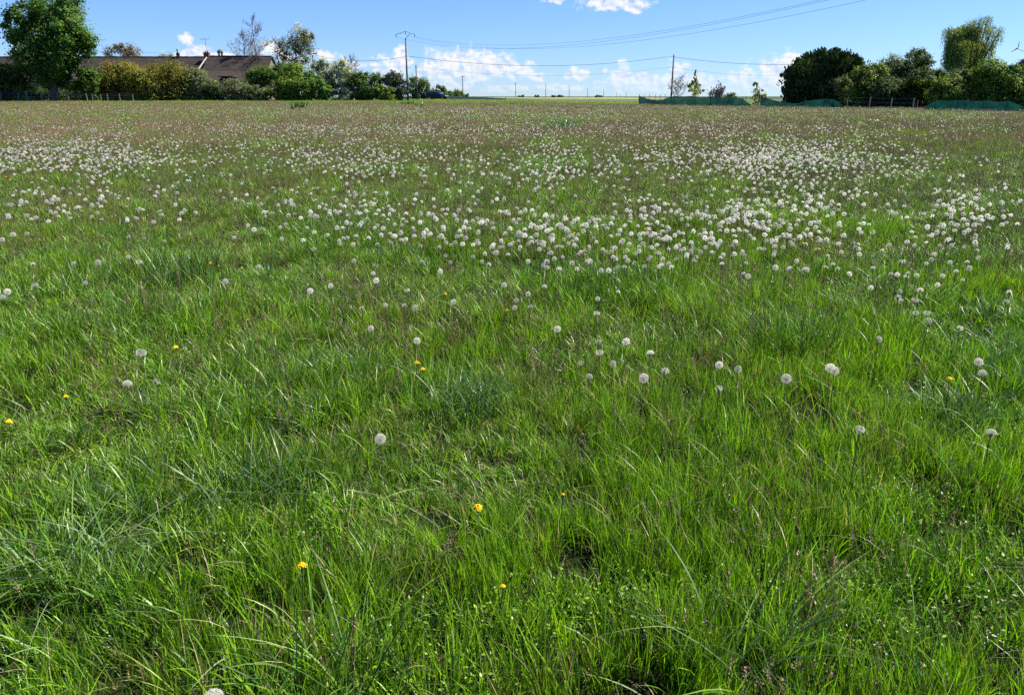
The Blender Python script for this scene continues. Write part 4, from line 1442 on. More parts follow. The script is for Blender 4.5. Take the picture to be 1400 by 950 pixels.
tree('copper_tree', 'copper brown leaved treetop behind the farm roof ridge', 'tree', 168, 150, [(158, 72, 14, 11), (178, 72, 18, 12), (166, 66, 12, 9), (150, 84, 10, 10), (184, 84, 12, 12)], 3800, 0.26, [(0.24, 0.17, 0.085), (0.19, 0.13, 0.06), (0.28, 0.22, 0.13), (0.14, 0.13, 0.04)], 0.2, 61, clump=0.4)
tree('broadleaf_tree', 'small pale green treetop just showing over the farm roof', 'tree', 226, 150, [(226, 80, 11, 8), (218, 86, 10, 8)], 900, 0.26, GREY + YGRN, 0.12, 62, clump=0.45)

for i, (x, w, lab) in enumerate(((4, 22, 'dark bush added for shade behind the wire fence at the left edge'), (48, 26, 'dark bush added for shade behind the wire fence left of the big trunk'), (102, 28, 'dark bush added for shade behind the wire fence right of the big trunk'))):  # dark-leaved bushes put in to give the darkness under the big tree
    tree('shade_filler_bush', lab, 'shrub', x, 117, [(x, 128, w, 6), (x - w * 0.5, 130, w * 0.6, 5), (x + w * 0.5, 129, w * 0.6, 6)], 2600, 0.22, DARKG, 0.05, 64 + i, stems=4, group='dark bushes added for the shade below the big tree')

# right side, behind the green netting
tree('conifer', 'young pale green pyramid conifer behind the green netting', 'tree', 950, 122, [(950, 126, 11, 5), (950, 119, 9, 4), (950, 113, 6, 4), (951, 107, 3.5, 4), (951, 101, 1.6, 5), (940, 126, 5, 2), (962, 124, 5, 2), (943, 118, 4, 2), (958, 117, 4, 2)], 1900, 0.26, [(0.23, 0.27, 0.05), (0.17, 0.21, 0.04), (0.28, 0.31, 0.08)], 0.12, 71, sprig=0.7, clump=0.4, top_frac=0.95)
bare_tree('bare_shrub', 'thin leafless sapling between the pole and the young conifer', 'tree', 927, 124, 111, 11, 72, 0.06, 0.25, tw=0.022)
bare_tree('bare_shrub', 'broad leafless grey shrub right of the young conifer', 'shrub', 980, 122, 109, 18, 73, 0.07, 0.3, leaders=9, tw=0.024)
tree('bush', 'small green bush peeping over the netting right of the bare shrub', 'shrub', 998, 124, [(998, 131, 9, 5)], 600, 0.24, GRN + GREY, 0.05, 74, stems=3)
tree('sapling', 'pale yellow green sapling standing in the gap of the netting', 'tree', 1036, 105, [(1034, 132, 6, 9), (1038, 124, 5, 8), (1042, 134, 5, 7), (1033, 118, 3, 5)], 1100, 0.20, [(0.32, 0.36, 0.12), (0.26, 0.30, 0.09), (0.38, 0.40, 0.18)], 0.07, 75, clump=0.5, top_frac=0.95)
tree('cypress', 'dark dense cypress, left one of the two dark evergreens', 'tree', 1112, 104, [(1108, 112, 32, 30), (1096, 104, 20, 20), (1118, 92, 26, 22), (1104, 126, 30, 16), (1128, 80, 16, 12), (1086, 104, 12, 10), (1074, 104, 7, 3), (1081, 95, 7, 4), (1077, 117, 7, 4), (1096, 84, 8, 4), (1121, 70, 8, 4)], 19000, 0.46, CYP, 0.3, 81, mat='needle', stems=2, sprig=0.8, inner=0.4, clump=0.26, group='dark evergreens on the right')
tree('cypress', 'dark dense cypress, right one of the two dark evergreens', 'tree', 1152, 102, [(1148, 98, 26, 28), (1158, 112, 30, 28), (1144, 84, 16, 14), (1164, 92, 14, 12), (1150, 128, 34, 16), (1140, 71, 7, 4), (1170, 84, 7, 4)], 19000, 0.46, CYP, 0.3, 82, mat='needle', stems=2, sprig=0.8, inner=0.4, clump=0.26, group='dark evergreens on the right')
DR = 92.0
tree('hedge_bush', 'grey green ivy like bush at the foot of the right dark evergreen', 'shrub', 1152, 96, [(1152, 116, 10, 14), (1158, 128, 12, 10)], 2000, 0.2, GREY + DARKG, 0.06, 83, stems=3)
tree('hedge_bush', 'yellow speckled hedge bush right of the dark evergreens', 'shrub', 1186, DR, [(1184, 116, 18, 22), (1194, 104, 18, 16), (1176, 130, 18, 14), (1180, 102, 14, 12)], 8500, 0.22, DARKG + YGRN, 0.08, 84, stems=4)
tree('hedge_tree', 'rounded grey green small tree, left of two feathery tops', 'tree', 1216, 98, [(1216, 92, 18, 18), (1204, 104, 18, 16), (1222, 108, 20, 20)], 8500, 0.22, GREY + YGRN[:1], 0.14, 85, clump=0.34)
tree('hedge_tree', 'feathery grey green small tree, right of two with upright twigs', 'tree', 1254, 97, [(1256, 80, 16, 14), (1248, 92, 20, 18), (1262, 98, 16, 20), (1240, 106, 20, 18)], 9500, 0.22, GREY + GRN, 0.14, 86, clump=0.34)
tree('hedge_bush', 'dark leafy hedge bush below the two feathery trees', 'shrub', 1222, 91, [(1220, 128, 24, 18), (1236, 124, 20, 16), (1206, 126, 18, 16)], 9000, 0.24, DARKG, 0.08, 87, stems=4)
tree('hedge_bush', 'yellow green lit hedge bush left below the willow', 'shrub', 1262, 90, [(1262, 112, 18, 18), (1254, 128, 18, 16), (1274, 120, 16, 20)], 8000, 0.22, DARKG + YGRN[:2], 0.08, 88, stems=4)
tree('hedge_bush', 'bright yellow green bush under the willow, behind the green netting', 'shrub', 1304, 86, [(1300, 118, 20, 14), (1318, 112, 16, 14), (1290, 130, 22, 14), (1312, 130, 22, 12)], 9500, 0.22, YGRN + DARKG[:1], 0.08, 89, stems=4)
tree('hedge_bush', 'bright green rounded bush right of the willow', 'shrub', 1354, 85, [(1356, 100, 22, 18), (1344, 108, 14, 16), (1366, 112, 16, 16), (1350, 128, 24, 14)], 11000, 0.22, GRN + YGRN, 0.09, 90, stems=4)
tree('hedge_bush', 'bright green hedge bush at the right edge of the picture', 'shrub', 1396, 83, [(1390, 116, 18, 18), (1406, 108, 18, 20), (1384, 130, 20, 12), (1410, 128, 20, 14), (1386, 102, 10, 12)], 10000, 0.22, YGRN + GRN, 0.09, 91, stems=4)
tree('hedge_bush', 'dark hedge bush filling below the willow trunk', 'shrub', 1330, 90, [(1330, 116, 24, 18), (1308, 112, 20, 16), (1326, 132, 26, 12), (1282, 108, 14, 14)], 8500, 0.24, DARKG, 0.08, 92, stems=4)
tree('copper_bush', 'dark reddish purple bush top at the right edge below the turbine', 'shrub', 1399, 96, [(1399, 90, 9, 11), (1410, 92, 12, 14), (1404, 110, 12, 20)], 2600, 0.22, [(0.10, 0.04, 0.03), (0.07, 0.035, 0.03), (0.13, 0.06, 0.045)], 0.1, 93, stems=3)


def willow():
    rng = np.random.default_rng(95)
    d = 96.0
    base = ground_at(1322, d)
    e = empty('willow_tree', base, 'tall weeping willow with hanging green strands on the right', 'tree')
    # (x, y, half width, half height), strands, shortest and longest strand
    spec = [((1306, 46, 12, 8), 90, 2.5, 5.2), ((1320, 42, 14, 8), 150, 3.0, 5.6), ((1334, 44, 10, 8), 80, 2.5, 5.0), ((1312, 62, 20, 10), 150, 1.5, 3.6), ((1336, 66, 14, 10), 90, 1.2, 3.2),
            ((1296, 42, 7, 6), 22, 0.8, 2.2), ((1338, 30, 8, 7), 20, 0.7, 2.2), ((1350, 27, 8, 6), 18, 0.6, 2.0), ((1356, 42, 10, 9), 24, 1.2, 3.2), ((1368, 42, 6, 4), 14, 0.6, 1.9), ((1352, 62, 10, 8), 34, 1.5, 3.4), ((1326, 32, 8, 6), 16, 0.6, 1.8)]
    heads = px_lobes([s_[0] for s_ in spec], d, rng, 0.9)
    trunk_mb(base, heads, 0.4, 0.62, True, rng).build('trunk', M['bark'], e, smooth=True)
    V, C = [], []
    pick = np.repeat(np.arange(len(spec)), [int(s_[1] * 1.4) for s_ in spec])
    for i in pick:
        l_ = np.array(heads[i])
        u = rng.normal(size=3)
        u /= np.linalg.norm(u)
        u[2] = abs(u[2])
        p = l_[:3] + u * l_[3:6] * rng.uniform(0.5, 1.0)
        ln = min(p[2] - base[2] - 2.2, rng.uniform(spec[i][2], spec[i][3]))
        if ln < 0.4:
            continue
        k = int(ln / 0.085) + 4
        t = np.linspace(0, 1, k)
        sway = rng.normal(0, 0.15, 2)
        c = p[None] + np.stack([sway[0] * t, sway[1] * t, -ln * t], 1) + rng.normal(0, 0.09, (k, 3))
        dr = np.stack([rng.normal(0, 0.45, k), rng.normal(0, 0.45, k), -np.ones(k)], 1)
        dr /= np.linalg.norm(dr, axis=1)[:, None]
        sd_ = np.cross(dr, rng.normal(size=(k, 3)))
        sd_ /= np.linalg.norm(sd_, axis=1)[:, None]
        s = rng.uniform(0.13, 0.25, (k, 1))
        V.append(np.stack([c - dr * s * 0.5, c + sd_ * s * 0.20, c + dr * s * 0.5, c - sd_ * s * 0.20], 1).reshape(-1, 3))
        cc = np.array([(0.19, 0.25, 0.065), (0.24, 0.29, 0.08), (0.15, 0.21, 0.055)][rng.integers(3)]) * rng.uniform(0.75, 1.2)
        C.append(np.tile(cc, (k * 4, 1)))
    V, C = np.concatenate(V) - base, np.concatenate(C)
    link('crown', mesh_np('crown', V, [np.arange(len(V)).reshape(-1, 4)], C), M['leaf'], e)


willow()

# far treeline specks on the horizon
for i, (x, top, hw, lab) in enumerate(((734, 130.5, 3, 'lone tiny far tree on the horizon between two poles'), (757, 131.5, 4, 'left one of two tiny far trees close together on the horizon'), (766, 131.5, 5, 'right one of two tiny far trees close together on the horizon'),
                                       (713, 131.8, 6, 'low far tree clump right of the first distant pole'), (818, 133, 6, 'low far tree clump between distant poles near the fence'))):
    tree('far_tree', lab, 'tree', x, 620, [(x, (top + 134) / 2, hw, (134.5 - top) / 2)], 260, 0.9, [(0.05, 0.075, 0.05), (0.04, 0.06, 0.04)], 0.3, 200 + i, stems=2)

# ------------------------------------------------------------------ farm building behind the left hedge
M['tile'] = mat_solid('dark_roof_tile', (0.014, 0.011, 0.010), (0.046, 0.032, 0.027), 1.3, 0.95, bump=0.8, stretch=(1, 1, 3))
M['tile_low'] = mat_solid('brown_lower_tile', (0.026, 0.019, 0.015), (0.054, 0.038, 0.030), 2.2, 0.95, bump=0.8, stretch=(1, 1, 3))
M['wall'] = mat_solid('old_render', (0.13, 0.105, 0.08), (0.22, 0.185, 0.14), 1.2, 0.95, bump=0.3)
M['brick'] = mat_solid('chimney_brick', (0.14, 0.06, 0.045), (0.22, 0.10, 0.075), 5, 0.95, bump=0.5)
M['mortar'] = mat_solid('pale_verge_mortar', (0.34, 0.29, 0.22), (0.46, 0.40, 0.32), 4, 0.95)
M['opening_shade_and_flue'] = mat_solid('opening_shade_and_flue', (0.02, 0.017, 0.014), (0.04, 0.033, 0.027), 5, 0.9)  # near-black brown: shade of the doorway as colour, also the small chimney
M['wood'] = mat_solid('weathered_post', (0.13, 0.11, 0.09), (0.24, 0.21, 0.175), 6, 0.95, bump=0.5, stretch=(1, 1, 0.3))
M['steel'] = mat_solid('grey_steel', (0.16, 0.17, 0.18), (0.26, 0.27, 0.28), 6, 0.5, 0.7)
M['concrete'] = mat_solid('pole_concrete', (0.10, 0.10, 0.10), (0.16, 0.16, 0.155), 3, 0.9, bump=0.2, stretch=(1, 1, 0.3))
M['wood_pole'] = mat_solid('tarred_pole', (0.075, 0.07, 0.065), (0.13, 0.12, 0.11), 4, 0.9, stretch=(1, 1, 0.2))
M['cable'] = mat_solid('cable', (0.035, 0.037, 0.042), (0.05, 0.052, 0.058), 4, 0.6)
M['ceramic'] = mat_solid('insulator', (0.10, 0.06, 0.045), (0.16, 0.10, 0.08), 4, 0.3)


def barn(name, label, x0p, x1p, ridge_y, eave_y, low_y, d, depth, seed):
    """long low house: a steep upper roof, a shallower lower one in front, walls all round"""
    A, B = ground_at(x0p, d), ground_at(x1p, d)
    xa, xb = A[0], B[0]
    zg = min(A[2], B[2]) - 0.15
    zr = at(x0p, ridge_y, d + depth / 2)[2]
    ze = at(x0p, eave_y, d + 0.8)[2]
    zl = at(x0p, low_y, d - 2.2)[2]
    e = empty(name, ((xa + xb) / 2, d, zg), label, 'building')
    o = ((xa + xb) / 2, d, zg)
    yf, yb, ym = d + 0.8, d + depth, d + depth / 2
    mb = MB(o)
    mb.prism([(yf, zg), (yb, zg), (yb, ze - 0.05), (ym, zr - 0.2), (yf, ze - 0.05)], 'x', xa, xb)
    mb.build('wall', M['wall'], e)
    mb = MB(o)
    mb.prism([(d - 1.9, zg), (yf, zg), (yf, ze - 0.2), (d - 1.9, zl - 0.12)], 'x', xa + 0.02, xb - 0.02)
    mb.build('lean_to_wall', M['wall'], e)
    roofs = []
    for (nm, p, q, m_) in (('roof', (yf - 0.15, ze), (ym, zr), 'tile'), ('rear_roof', (ym + 0.01, zr), (yb + 0.3, ze - 0.2), 'tile'), ('lower_roof', (d - 2.3, zl), (yf - 0.16, ze - 0.03), 'tile_low')):
        mb = MB(o)
        t = 0.12
        mb.prism([(p[0], p[1]), (q[0], q[1]), (q[0], q[1] + t), (p[0], p[1] + t)], 'x', xa - 0.25, xb + 0.25)
        roofs.append(mb.build(nm, M[m_], e))
    # ridge tiles, one by one, slightly uneven
    rng = random.Random(seed)
    n = int((xb - xa + 0.5) / 0.5)
    mb = MB((0, 0, 0))
    mb.tube([(0, 0, 0), (0.5, 0, 0)], [0.13, 0.15], 8)
    proto = None
    for i in range(n):
        if proto is None:
            ro = mb.build('ridge_tile', M['tile'], roofs[0])
            proto = ro
        else:
            ro = proto.copy()
            COL.objects.link(ro)
            ro.parent = roofs[0]
        ro.location = (xa - 0.25 + 0.5 * i - o[0], ym - o[1], zr + 0.09 + rng.uniform(-0.02, 0.02) - o[2])
    return e, roofs, o, (xa, xb, yf, ym, yb, ze, zr, zl, zg)


b1, r1_, o1, g1 = barn('farm_building', 'long low farm building with dark brown tiled roof behind the hedge', -90, 279, 79.3, 100, 112, 131, 8.0, 1)
b2, r2_, o2, g2 = barn('farm_building', 'right farm building with brick chimney, pale verge and doorway behind bushes', 281, 366, 78.3, 98, 112, 130, 8.0, 2)
# pale mortar verge on the left edge of the right roof
(xa, xb, yf, ym, yb, ze, zr, zl, zg) = g2
mb = MB(o2)
mb.tube([(xa - 0.30, ym - 0.1, zr + 0.12), (xa - 0.75, yf - 0.6, ze + 0.14)], 0.11, 5)
mb.build('verge', M['mortar'], b2)
mb = MB(o2)
c = at(283, 78, ym)
mb.box((c[0] - 0.42, ym - 0.35, zr - 0.4), (c[0] + 0.42, ym + 0.35, zr + 0.55))
mb.box((c[0] - 0.50, ym - 0.43, zr + 0.55), (c[0] + 0.50, ym + 0.43, zr + 0.68))
ch = mb.build('chimney', M['brick'], r2_[0])
mb = MB(o2)
for dx in (-0.2, 0.2):
    mb.tube([(c[0] + dx, ym, zr + 0.68), (c[0] + dx, ym, zr + 0.95)], [0.12, 0.10], 8)
mb.build('chimney_pot', M['brick'], r2_[0])
mb = MB(o2)
ta = at(283.5, 53, ym)[2]
mb.tube([(c[0] + 0.1, ym - 0.2, zr + 0.4), (c[0] + 0.1, ym - 0.2, ta)], 0.035, 6)
mb.tube([(c[0] - 0.75, ym - 0.2, ta - 0.12), (c[0] + 0.75, ym - 0.2, ta - 0.12)], 0.03, 5)
for i in range(7):
    xx = c[0] - 0.7 + i * 0.23
    mb.tube([(xx, ym - 0.2 - 0.28, ta - 0.12), (xx, ym - 0.2 + 0.28, ta - 0.12)], 0.018, 4)
mb.build('television_antenna', M['steel'], b2)
mb = MB(o2)
p, q = at(303, 106, 127.4), at(319, 115, 127.4)
mb.box((p[0], d_ := 127.2, q[2] - 1.2), (q[0], 128.6, p[2]))
mb.build('doorway', M['opening_shade_and_flue'], b2)  # solid box whose dark colour stands for the shade inside the opening
mb = MB(o2)
mb.prism([(p[0] - 0.3, p[2] + 0.02), (q[0] + 0.3, p[2] + 0.02), (q[0] + 0.3, p[2] + 0.16), (p[0] - 0.3, p[2] + 0.16)], 'y', 126.7, 128.7)
mb.build('doorway_roof', M['tile_low'], b2)
# small dark chimney on the left building
mb = MB(o1)
c = at(244, 80, g1[3])
mb.box((c[0] - 0.22, g1[3] - 0.22, g1[6] - 0.2), (c[0] + 0.22, g1[3] + 0.22, g1[6] + 0.75))
mb.tube([(c[0], g1[3], g1[6] + 0.75), (c[0] - 0.12, g1[3], g1[6] + 1.35)], [0.10, 0.09], 6)
mb.build('chimney', M['opening_shade_and_flue'], r1_[0])


# domed lantern turret rising behind the right roof
def turret():
    d = 145.0
    base = ground_at(308.5, d)
    e = empty('bell_turret', base, 'small grey domed turret showing above the barn roof ridge', 'turret')
    X = base[0]
    z1, z2, z3 = at(308, 80, d)[2], at(308, 72.5, d)[2], at(308, 67.5, d)[2]
    mb = MB(base)
    mb.tube([(X, d, base[2] - 0.1), (X, d, z1)], [0.45, 0.42], 8)
    mb.build('shaft', M['wood_pole'], e)
    mb = MB(base)
    mb.tube([(X, d, z1 - 0.1), (X, d, z1 + 0.1)], [0.75, 0.75], 10)
    mb.tube([(X - 0.9, d, z1 + 0.3), (X + 0.9, d, z1 + 0.3)], 0.05, 6)
    mb.build('gallery', M['wood_pole'], e)
    for i in range(6):
        a = i * math.pi / 3 + 0.2
        mb = MB(base)
        mb.tube([(X + 0.38 * math.cos(a), d + 0.38 * math.sin(a), z1), (X + 0.38 * math.cos(a), d + 0.38 * math.sin(a), z2)], 0.07, 5)
        mb.build('column', M['wood_pole'], e)
    mb = MB(base)
    h = z3 - z2
    mb.tube([(X, d, z2), (X, d, z2 + h * 0.35), (X, d, z2 + h * 0.7), (X, d, z2 + h)], [0.55, 0.52, 0.36, 0.05], 12)
    mb.build('dome', M['wood_pole'], e, smooth=True)


turret()


# ------------------------------------------------------------------ fences
def wire_fence():
    d = 111.0
    e = empty('wire_fence', ground_at(70, d), 'old wire fence on leaning wooden posts in front of the big tree', 'fence')
    o = np.array(e.location)
    rng = random.Random(8)
    tops = []
    for (x, top, r) in ((3, 127, 0.05), (26, 127, 0.07), (39, 125.5, 0.14), (58, 125, 0.13), (81, 127, 0.06), (89, 128, 0.08), (94, 126, 0.06), (120, 128, 0.08), (127, 128, 0.05), (139, 129, 0.06), (148, 128, 0.06), (-20, 127, 0.07), (165, 128.5, 0.06), (182, 129, 0.06)):
        g = ground_at(x, d)
        z = at(x, top, d)[2]
        lx = rng.uniform(-0.12, 0.12)
        mb = MB(o)
        mb.tube([g - np.array([0, 0, 0.2]), (g[0] + lx, d, z)], [r * 1.1, r], 7)
        mb.build('post', M['wood'], e)
        tops.append((g[0], g[2], z))
    tops.sort()
    for k, f in enumerate((0.25, 0.5, 0.75, 0.95)):
        mb = MB(o)
        mb.tube([(t[0], d - 0.1, t[1] + (t[2] - t[1]) * f) for t in tops], 0.014, 4)
        mb.build('wire', M['steel'], e)


wire_fence()


def mat_net():
    m, n, l = nodes_of('green_netting')
    out = n.new('ShaderNodeOutputMaterial')
    b = n.new('ShaderNodeBsdfPrincipled')
    tcn = n.new('ShaderNodeTexCoord')
    nz = n.new('ShaderNodeTexNoise')
    nz.inputs['Scale'].default_value = 1.4
    nz.inputs['Detail'].default_value = 5
    l.new(tcn.outputs['Object'], nz.inputs['Vector'])
    cr = n.new('ShaderNodeValToRGB')
    cr.color_ramp.elements[0].position, cr.color_ramp.elements[1].position = 0.35, 0.7
    cr.color_ramp.elements[0].color = (0.003, 0.036, 0.027, 1)
    cr.color_ramp.elements[1].color = (0.007, 0.068, 0.048, 1)
    l.new(nz.outputs[0], cr.inputs[0])
    l.new(cr.outputs[0], b.inputs['Base Color'])
    b.inputs['Roughness'].default_value = 0.6
    t = n.new('ShaderNodeBsdfTranslucent')
    l.new(cr.outputs[0], t.inputs['Color'])
    tr = n.new('ShaderNodeBsdfTransparent')
    m1, m2 = n.new('ShaderNodeMixShader'), n.new('ShaderNodeMixShader')
    m1.inputs[0].default_value = 0.4
    m2.inputs[0].default_value = 0.06          # the open weave
    l.new(b.outputs[0], m1.inputs[1])
    l.new(t.outputs[0], m1.inputs[2])
    l.new(m1.outputs[0], m2.inputs[1])
    l.new(tr.outputs[0], m2.inputs[2])
    l.new(m2.outputs[0], out.inputs[0])
    return m


M['net'] = mat_net()
M['net_post'] = mat_solid('dark_fence_post', (0.03, 0.04, 0.035), (0.06, 0.07, 0.06), 6, 0.8)
# the fence line runs from the far middle to the near right
FA, FB = ground_at(873, 116.0), ground_at(1400, 69.0)


def fence_point(px):
    """where the column px of the photograph cuts the fence line"""
    t = np.linspace(-0.1, 1.3, 1401)[:, None]
    p = FA + (FB - FA) * t
    zz = terrain(p[:, 0], p[:, 1])
    depth = p[:, 1] * math.cos(PITCH) + (CAMZ - zz) * math.sin(PITCH)
    i = int(np.argmin(np.abs(CX + FPX * p[:, 0] / depth - px)))
    return np.array([p[i, 0], p[i, 1], zz[i]])


def netting(label, prof, posts, panels, seed, name='netting_fence', cat='fence'):
    """prof: (x, top y) along the top edge in the photograph; panels: x limits of each length of net"""
    a = fence_point(panels[0][0])
    e = empty(name, a, label, cat, 'green netting fences on the right')
    o = np.array(e.location)
    rng = np.random.default_rng(seed)
    xs, ys = [p[0] for p in prof], [p[1] for p in prof]
    for (x0, x1) in panels:
        n, m = max(6, int((x1 - x0) / 2)), 6
        V = []
        for i in range(n + 1):
            x = x0 + (x1 - x0) * i / n
            g = fence_point(x)
            sag_ = 0.10 * math.sin(math.pi * i / n) + 0.12 * (float(vnoise(x * 0.09, seed, 31)) - 0.5)
            top = max(at(x, np.interp(x, xs, ys), g[1])[2] - sag_, g[2] + 0.12)
            for j in range(m + 1):
                t = j / m
                wob = (0.55 * (float(vnoise(x * 0.16, t * 1.3 + seed, 32)) - 0.5) + 0.25 * (float(vnoise(x * 0.45, t * 2 + seed, 33)) - 0.5)) * math.sin(math.pi * min(t + 0.1, 0.95))
                V.append((g[0] + wob * 0.5 - o[0], g[1] + wob - o[1], g[2] + (top - g[2]) * t + 0.01 - o[2]))
        V = np.array(V)
        i = np.arange(n * m)
        r, c = i // m, i % m
        q = r * (m + 1) + c
        F = np.stack([q, q + m + 1, q + m + 2, q + 1], 1)
        link('net_panel', mesh_np('net_panel', V, [F]), M['net'], e)
    for (x, top, r) in posts:
        g = fence_point(x) + np.array([0, 0.12, 0])
        z = at(x, top, g[1])[2]
        mb = MB(o)
        mb.tube([g - np.array([0, 0, 0.2]), (g[0], g[1], z)], r, 6)
        mb.build('post', M['net_post'], e)
    return e


netting('long dark green netting fence sagging at its left end, below the pole', [(873, 131), (879, 132.5), (886, 135), (897, 136.6), (904, 136), (913, 132.5), (925, 131), (1013, 133.5), (1017, 136), (1022, 140), (1027, 143.5)],
        [(873.5, 129.5, 0.05), (921, 131, 0.04), (946, 131, 0.04), (971, 131.5, 0.05), (996, 132.5, 0.04), (1015, 132.5, 0.04)], [(873, 921), (921, 946), (946, 971), (971, 996), (996, 1027)], 3)
netting('lighter teal netting fence slumped in the middle, left of the dark evergreens', [(1039, 133), (1047, 133.3), (1058, 136.5), (1066, 139), (1078, 141), (1090, 141), (1102, 138.5), (1114, 135.4), (1139, 135.4), (1144, 138), (1153, 146)],
        [(1046, 132, 0.045), (1073, 133.5, 0.03), (1100, 132.8, 0.03), (1128, 134.5, 0.04), (1139, 135, 0.03)], [(1039, 1073), (1073, 1100), (1100, 1128), (1128, 1153)], 4)
netting('green netting fence below the willow, sagging at the right edge', [(1262, 148.5), (1268, 143), (1277, 136.5), (1310, 137), (1376, 138), (1384, 141), (1400, 145), (1440, 150)],
        [(1278, 135.5, 0.04), (1309, 137, 0.035), (1343, 136.5, 0.04), (1376, 138, 0.04)], [(1262, 1309), (1309, 1343), (1343, 1376), (1376, 1440)], 5)


def gap_fence():
    e = empty('wire_fence', fence_point(1200), 'bare post and wire fence between two green netting lengths, before dark hedge', 'fence')
    o = np.array(e.location)
    P_ = []
    for (x, top, r) in ((1157, 133, 0.045), (1187, 132.5, 0.055), (1217, 134.3, 0.055), (1247, 134, 0.06), (1252.5, 137, 0.035)):
        g = fence_point(x)
        z = at(x, top, g[1])[2]
        mb = MB(o)
        mb.tube([g - np.array([0, 0, 0.2]), (g[0] + (0.06 if x == 1187 else 0), g[1], z)], r, 6)
        mb.build('post', M['wood'], e)
        P_.append((g, z))
    for f in (0.3, 0.6, 0.92):
        mb = MB(o)
        mb.tube([(g[0], g[1] - 0.06, g[2] + (z - g[2]) * f) for g, z in P_], 0.011, 4)
        mb.build('wire', M['steel'], e)


gap_fence()


def back_posts():
    """thin bare stakes of the plot behind the netting"""
    for i, (x, top) in enumerate(((887, 129), (895, 129.5), (902, 129.5), (908.5, 129), (880, 130), (1019, 131.5))):
        d = 128.0
        g = ground_at(x, d)
        mb = MB(g)
        z = at(x, top, d)[2]
        mb.tube([g - np.array([0, 0, 0.2]), g * np.array([1, 1, 0]) + np.array([0.03, 0, z])], [0.045, 0.035], 6)
        o = mb.build('stake', M['wood_pole'])
        tag(o, ['first thin bare stake behind the sagging end of the long netting', 'second thin bare stake behind the sagging end of the long netting', 'third thin bare stake behind the sagging end of the long netting', 'thin bare stake just left of the wooden pole behind the netting',
                'leftmost thin bare stake beside the corner post of the netting', 'thin bare stake left of the pale sapling'][i], 'stake', 'stakes behind the long netting')


back_posts()

# low dark netting along the road behind the field crest
rb0, rb1 = ground_at(613, 156.0), ground_at(692, 172.0)
e = empty('road_netting', rb0, 'low dark green netting strip right of the car along the road', 'fence')
V, n = [], 40
for i in range(n + 1):
    t = i / n
    x = 613 + 79 * t
    d = 156 + 16 * t
    g = ground_at(x, d)
    top = at(x, 131.4 + 3.6 * t + 0.15 * math.sin(i), d)[2]
    V += [(g[0] - rb0[0], d - rb0[1], g[2] - 0.1 - rb0[2]), (g[0] - rb0[0], d + 0.05 * math.sin(i * 1.7) - rb0[1], max(top, g[2] + 0.15) - rb0[2])]
F = [(2 * i, 2 * i + 2, 2 * i + 3, 2 * i + 1) for i in range(n)]
link('net_panel', mesh_np('net_panel', np.array(V), [np.array(F)]), mat_solid('dark_windbreak_net', (0.006, 0.016, 0.018), (0.012, 0.03, 0.03), 2, 0.7), e)
for x, d in ((614, 156.2), (640, 161.5), (666, 166.7), (691, 171.8)):
    g = ground_at(x, d)
    mb = MB(rb0)
    mb.tube([g - np.array([0, -0.1, 0.2]), g + np.array([0, 0.1, 0.75])], 0.05, 6)
    mb.build('post', M['net_post'], e)


# ------------------------------------------------------------------ poles and wires
def power_pole(px, d, top, base_y=None, label='', arm='v', r=(0.17, 0.11), mat='concrete', span=1.35, group='poles along the power line'):
    g = ground_at(px, d)
    z = at(px, top, d)[2]
    e = empty('utility_pole', g, label, 'pole', group)
    mb = MB(g)
    mb.tube([g - np.array([0, 0, 0.3]), (g[0], g[1], z - (0.9 if arm == 'v' else 0))], list(r), 8)
    mb.build('pole', M[mat], e, smooth=True)
    ends = []
    if arm == 'v':
        zc = z - 0.95
        a = MB(g)
        a.tube([(g[0], d, zc), (g[0] - 0.72, d, z - 0.22), (g[0] - span, d, z - 0.38)], 0.035, 5)
        a.tube([(g[0], d, zc), (g[0] + 0.72, d, z - 0.22), (g[0] + span, d, z - 0.38)], 0.035, 5)
        a.tube([(g[0] - 0.72, d, z - 0.22), (g[0] - 0.1, d, z), (g[0] + 0.1, d, z), (g[0] + 0.72, d, z - 0.22)], 0.03, 5)
        a.build('crossarm', M['steel'], e)
        for x, zz in ((g[0] - span, z - 0.38), (g[0], z - 0.02), (g[0] + span, z - 0.38)):
            i_ = MB(g)
            i_.tube([(x, d, zz), (x, d, zz - 0.14), (x, d, zz - 0.28), (x, d, zz - 0.42)], [0.03, 0.06, 0.04, 0.03], 7)
            i_.build('insulator', M['ceramic'], e)
            ends.append(np.array((x, d, zz - 0.42)))
    elif arm == 't':
        a = MB(g)
        a.box((g[0] - span, d - 0.06, z - 0.32), (g[0] + span, d + 0.06, z - 0.18))
        a.build('crossarm', M[mat], e)
        for x in (g[0] - span * 0.9, g[0] - span * 0.4, g[0] + span * 0.4, g[0] + span * 0.9):
            i_ = MB(g)
            i_.tube([(x, d, z - 0.18), (x, d, z - 0.02)], [0.06, 0.05], 6)
            i_.build('insulator', M['ceramic'], e)
            ends.append(np.array((x, d, z)))
    else:
        a = MB(g)
        a.tube([(g[0] - 0.12, d - 0.16, z - 0.3), (g[0] + 0.12, d - 0.16, z - 0.3)], 0.06, 6)
        a.build('cable_clamp', M['steel'], e)
        ends.append(np.array((g[0], d - 0.16, z - 0.3)))
    return e, ends, g, z


